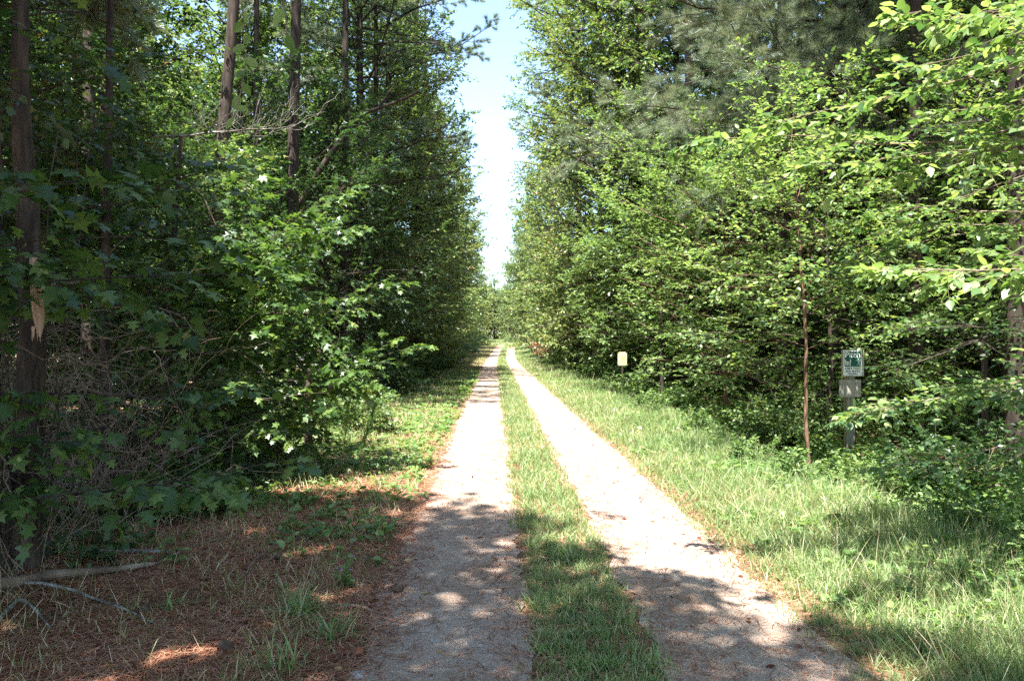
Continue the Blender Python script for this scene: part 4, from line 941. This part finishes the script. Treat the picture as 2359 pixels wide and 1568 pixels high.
def cone(vx, vy, label, seed):
    rr = np.random.default_rng(seed); x, y = gp(vx, vy); G = Geo(); n = 90; t = np.linspace(0, 1, n)
    az = np.arange(n) * 2.39996; rad = .022 * np.sin(np.clip(t * 1.05 + .12, 0, 1) * np.pi) ** .7 + .004
    # axis lies on the ground along x
    c = np.stack([(t - .5) * .085, 0 * t, 0 * t + .03], -1); out = np.stack([0 * t, np.cos(az), np.sin(az)], -1)
    v = np.array([(0, -.2, 0), (.8, -.5, .05), (1.15, 0, .25), (.8, .5, .05), (0, .2, 0), (.9, 0, -.12)]); tr = np.array([(0, 1, 5), (1, 2, 5), (2, 3, 5), (3, 4, 5), (0, 2, 1), (0, 4, 2), (4, 3, 2)])
    G.add(*stamp((v, tr), c, out + np.array([.45, 0, 0]), np.tile([1., 0, 0], (n, 1)), rad * 1.0 + .004))
    core = np.linspace([-.04, 0, .03], [.04, 0, .03], 8)[None]; G.add(*tubes(core, np.array([[.004, .012, .014, .014, .012, .01, .007, .002]]), 8))
    V, T = G.get(); o = link('pine_cone', mesh_np('pine_cone', V, T, M['cone']), loc=(x, y, float(hz(x, y)) + .004)); o.rotation_euler = (0, 0, rr.uniform(0, 3)); tag(o, label, 'pine cone', 'pine cones on the straw')
cone(640, 1293, 'open pine cone on the straw right of the short twig', 1); cone(335, 1718 - 1568 + 1260, 'pine cone half hidden between the log and the pale stick', 2)
cone(518, 1500, 'pine cone near the bottom edge at left', 3); cone(945 - 30, 1365, 'small dark pine cone beside the left track', 4)
def stone(vx, vy, a, b, h, label, seed):
    x, y = gp(vx, vy); rr = np.random.default_rng(seed); ra = 14; rings = [(1, 0), (.97, .4), (.8, .8), (.5, 1.0)]
    ph = rr.uniform(0, 6, 3); V = []
    for s, zz in rings:
        for k in range(ra):
            t = k / ra * 2 * math.pi; q = 1 + .12 * math.sin(2 * t + ph[0]) + .08 * math.sin(3 * t + ph[1]) + .05 * math.sin(5 * t + ph[2])
            V.append((a * s * q * math.cos(t), b * s * q * math.sin(t), h * zz + .004 * rr.normal()))
    V.append((0, 0, h)); T = []
    for r in range(3):
        for k in range(ra):
            A = r * ra + k; B = r * ra + (k + 1) % ra; T += [(A, B, B + ra), (A, B + ra, A + ra)]
    for k in range(ra): T.append((3 * ra + k, 3 * ra + (k + 1) % ra, 4 * ra))
    zb = float(zrow(y)) if abs(x - float(cx(y))) < 2 else float(hz(x, y))
    o = link('stone', mesh_np('stone', np.array(V), np.array(T), M['stone'], True), loc=(x, y, zb + .001)); tag(o, label, 'stone', 'pale stones at lower left')
stone(822, 1558, .055, .035, .02, 'flat pinkish stone at the bottom edge of the left track', 1); stone(205, 1518, .028, .022, .015, 'small tan stone on the straw at lower left', 2)
stone(945, 1352, .03, .02, .01, 'tiny flat stone in the left track near the pale flowers', 3)
# pale flowers by the left track
def flowers():
    x, y = gp(790, 1350); o = root('wildflower', (x, y, float(hz(x, y))), 'small sunlit plant with pale petals at the edge of the left track', 'wildflower')
    rr = np.random.default_rng(4); n = 9; p = rr.normal(0, .03, (n, 3)) * np.array([1, 1, 0]); P = polyline(rr, p, rr.normal(0, .35, (n, 3)) * np.array([1, 1, 0]) + UP, rr.uniform(.08, .2, n), 5, 0, .04)
    W = Geo(); W.add(*tubes(P, np.full((n, 5), .0016), 4)); W.build('stem', M['weed'], o)
    L = Geo(); q, t = along(P, np.tile(np.linspace(.25, .95, 7), (n, 1))); az = rr.uniform(0, 6.3, (n * 7)); D = np.stack([np.cos(az), np.sin(az), 0 * az + .1], -1)
    L.add(*stamp(LO, q.reshape(-1, 3), D, UP + rr.normal(0, .3, D.shape), rr.uniform(.03, .055, len(D)))); L.build('leaves', M['weed'], o)
    Fl = Geo(); tips = P[:4, -1]; az = np.tile(np.arange(5) * 1.2566, 4); D = np.stack([np.cos(az), np.sin(az), 0 * az + .3], -1)
    Fl.add(*stamp(LO, np.repeat(tips, 5, 0), D, UP + 0 * D, .014)); Fl.build('petals', M['flower'], o)
flowers()

# ------------------------------------------------------------------ signs
def boxmesh(name, sx, sy, sz, c, mat, parent, bevel=.0015, rot=None, round_=0):
    import bmesh
    bm = bmesh.new(); bmesh.ops.create_cube(bm, size=1.0)
    for v in bm.verts: v.co = Vector((v.co.x * sx, v.co.y * sy, v.co.z * sz))
    if round_:
        e = [e for e in bm.edges if abs(e.verts[0].co.y - e.verts[1].co.y) > sy * .5]
        bmesh.ops.bevel(bm, geom=e, offset=round_, segments=5, affect='EDGES')
    if bevel: bmesh.ops.bevel(bm, geom=list(bm.edges), offset=bevel, segments=1, affect='EDGES')
    for v in bm.verts: v.co += Vector(c)
    me = bpy.data.meshes.new(name); bm.to_mesh(me); bm.free(); me.materials.append(M[mat])
    o = link(name, me, parent)
    if rot: o.rotation_euler = rot
    return o
def text(name, s, size, x, z, y, mat, parent, align='CENTER', w=None, bold=.0):
    cu = bpy.data.curves.new(name, 'FONT'); cu.body = s; cu.size = size; cu.align_x = align; cu.offset = bold; cu.extrude = .0006; cu.resolution_u = 3
    t = bpy.data.objects.new('tmp', cu); COL.objects.link(t); bpy.context.view_layer.update()
    me = bpy.data.meshes.new_from_object(t.evaluated_get(bpy.context.evaluated_depsgraph_get()))
    bpy.data.objects.remove(t); bpy.data.curves.remove(cu)
    n = len(me.vertices); a = np.zeros(n * 3, np.float32); me.vertices.foreach_get('co', a); a = a.reshape(-1, 3)
    sc = (w / (a[:, 0].max() - a[:, 0].min())) if w else 1.0
    b = np.stack([x + a[:, 0] * sc, y - a[:, 2], z + a[:, 1]], -1).astype(np.float32)
    me.vertices.foreach_set('co', b.ravel()); me.materials.clear(); me.materials.append(M[mat]); me.update(); me.name = name
    return link(name, me, parent)
def flat(name, pts, y, mat, parent, th=.0008):
    n = len(pts); V = [(a, y, b) for a, b in pts] + [(a, y - th, b) for a, b in pts]
    me = bpy.data.meshes.new(name); me.from_pydata(V, [], [list(range(n)), list(range(2 * n - 1, n - 1, -1))] + [[i, i + n, (i + 1) % n + n, (i + 1) % n] for i in range(n)])
    me.materials.append(M[mat]); return link(name, me, parent)
# green and white sign
d = 10.4; X = lambda v: (v - 1179) / F * d; Z = lambda v: EYE - (v - 784) / F * d
xs = X(1962.5); zg = float(hz(xs, d))
sg = root('litter_sign', (xs, d, zg), 'green and white sign reading Pitch In on a weathered post with a blank wooden plate', 'sign', rz=R(4))
zt = Z(806) - zg; ZB = Z(865) - zg
boxmesh('post', .112, .09, zt + .35, (-.012, .055, (zt - .35) / 2 - .01), 'post', sg, .004)
boxmesh('backing_board', .305, .018, zt - ZB + .012, (.005, -.002, (zt + ZB) / 2), 'ply', sg)
pl = boxmesh('sign_plate', .254, .003, zt - ZB, (-.002, -.0135, (zt + ZB) / 2), 'white', sg, .0)
gw, gh = .222, .2; gz = zt - .019 - gh / 2
boxmesh('green_panel', gw, .0012, gh, (-.002, -.0158, gz), 'green', pl, 0)
text('lettering', 'Pitch', .103, -.002, gz + .022, -.0166, 'white', pl, w=.205, bold=.0022)
text('lettering', 'In!', .103, -.066, gz - .082, -.0166, 'white', pl, w=.078, bold=.0022)
lz = gz - gh / 2
for s_, q, w_ in (('HELP KEEP', 0, .205), ('THIS PLACE', 1, .205), ('CLEAN', 2, .125)):
    text('lettering', s_, .038, -.002, lz - .036 - q * .038, -.0158, 'black', pl, w=w_, bold=.0008)
fx, fz = .062, gz - .088   # walking figure with an outstretched arm
for pts in ([(.0, .062), (.018, .075), (.03, .07), (.034, .045), (.03, .03), (.012, .03), (.006, .05)], [(.012, .031), (.024, .031), (.012, .012), (-.004, .0), (-.014, .004), (.0, .016)],
            [(.016, .031), (.031, .031), (.034, .012), (.038, -.004), (.026, -.004), (.024, .012)], [(.012, .072), (.004, .061), (-.03, .07), (-.034, .076), (-.006, .074)],
            [(.014 + .0105 * math.cos(t * .785), .087 + .0115 * math.sin(t * .785)) for t in range(8)]):
    flat('figure', [(fx + a, fz + b) for a, b in pts], -.0165, 'figure', pl)
zp1 = Z(874) - zg; zp0 = Z(914) - zg
boxmesh('wooden_plate', .295, .016, zp1 - zp0, (-.03, -.001, (zp0 + zp1) / 2), 'ply', sg)
for a, b in ((-.11, ZB + .012), (.108, ZB + .012), (-.11, zt - .012), (.108, zt - .012)): boxmesh('screw', .007, .004, .007, (a, -.016, b), 'steel', sg, .001)
# black hunting sign
d = 11.4; xs = X(708); zg = float(hz(xs, d)); zt = Z(809) - zg
sg = root('hunting_sign', (xs, d, zg), 'black sign with pale letters on a square post, half hidden by maple leaves', 'sign', rz=R(3))
boxmesh('post', .105, .105, zt + .25, (.0, .062, (zt - .35) / 2), 'board_brown', sg, .004)
boxmesh('backing_board', .365, .018, .31, (.005, .0, zt - .155 + .02), 'board_brown', sg)
pl = boxmesh('sign_plate', .35, .003, .23, (-.002, -.0115, zt - .115), 'black', sg, 0)
text('lettering', 'NO HUNTING', .052, -.002, zt - .06, -.0135, 'stone', pl, w=.29, bold=.0006)
text('lettering', 'TRESPASSING', .052, -.002, zt - .148, -.0135, 'stone', pl, w=.31, bold=.0006)
boxmesh('name_strip', .32, .0012, .036, (-.002, -.0138, zt - .2), 'stone', pl, 0)
# cream sign further along
d = 26.5; xs = X(1433); zg = float(hz(xs, d))
sg = root('boundary_sign', (xs, d, zg), 'cream yellow sign with rounded corners low among the bushes on the right', 'sign', rz=R(-4))
boxmesh('post', .055, .045, Z(812) - zg + .3, (.0, .03, (Z(812) - zg - .3) / 2), 'bark', sg, .003)
pl = boxmesh('sign_plate', .305, .004, .457, (0, 0, Z(826) - zg), 'yellow', sg, 0, round_=.035)
for a, b, w_, h_ in ((.02, .0, .12, .03), (-.03, .05, .08, .02), (.01, -.09, .1, .018)):
    flat('marking', [(a - w_ / 2, Z(826) - zg + b - h_ / 2), (a + w_ / 2, Z(826) - zg + b - h_ / 3), (a + w_ / 2.4, Z(826) - zg + b + h_ / 2), (a - w_ / 2.2, Z(826) - zg + b + h_ / 3)], -.0032, 'orange', pl)
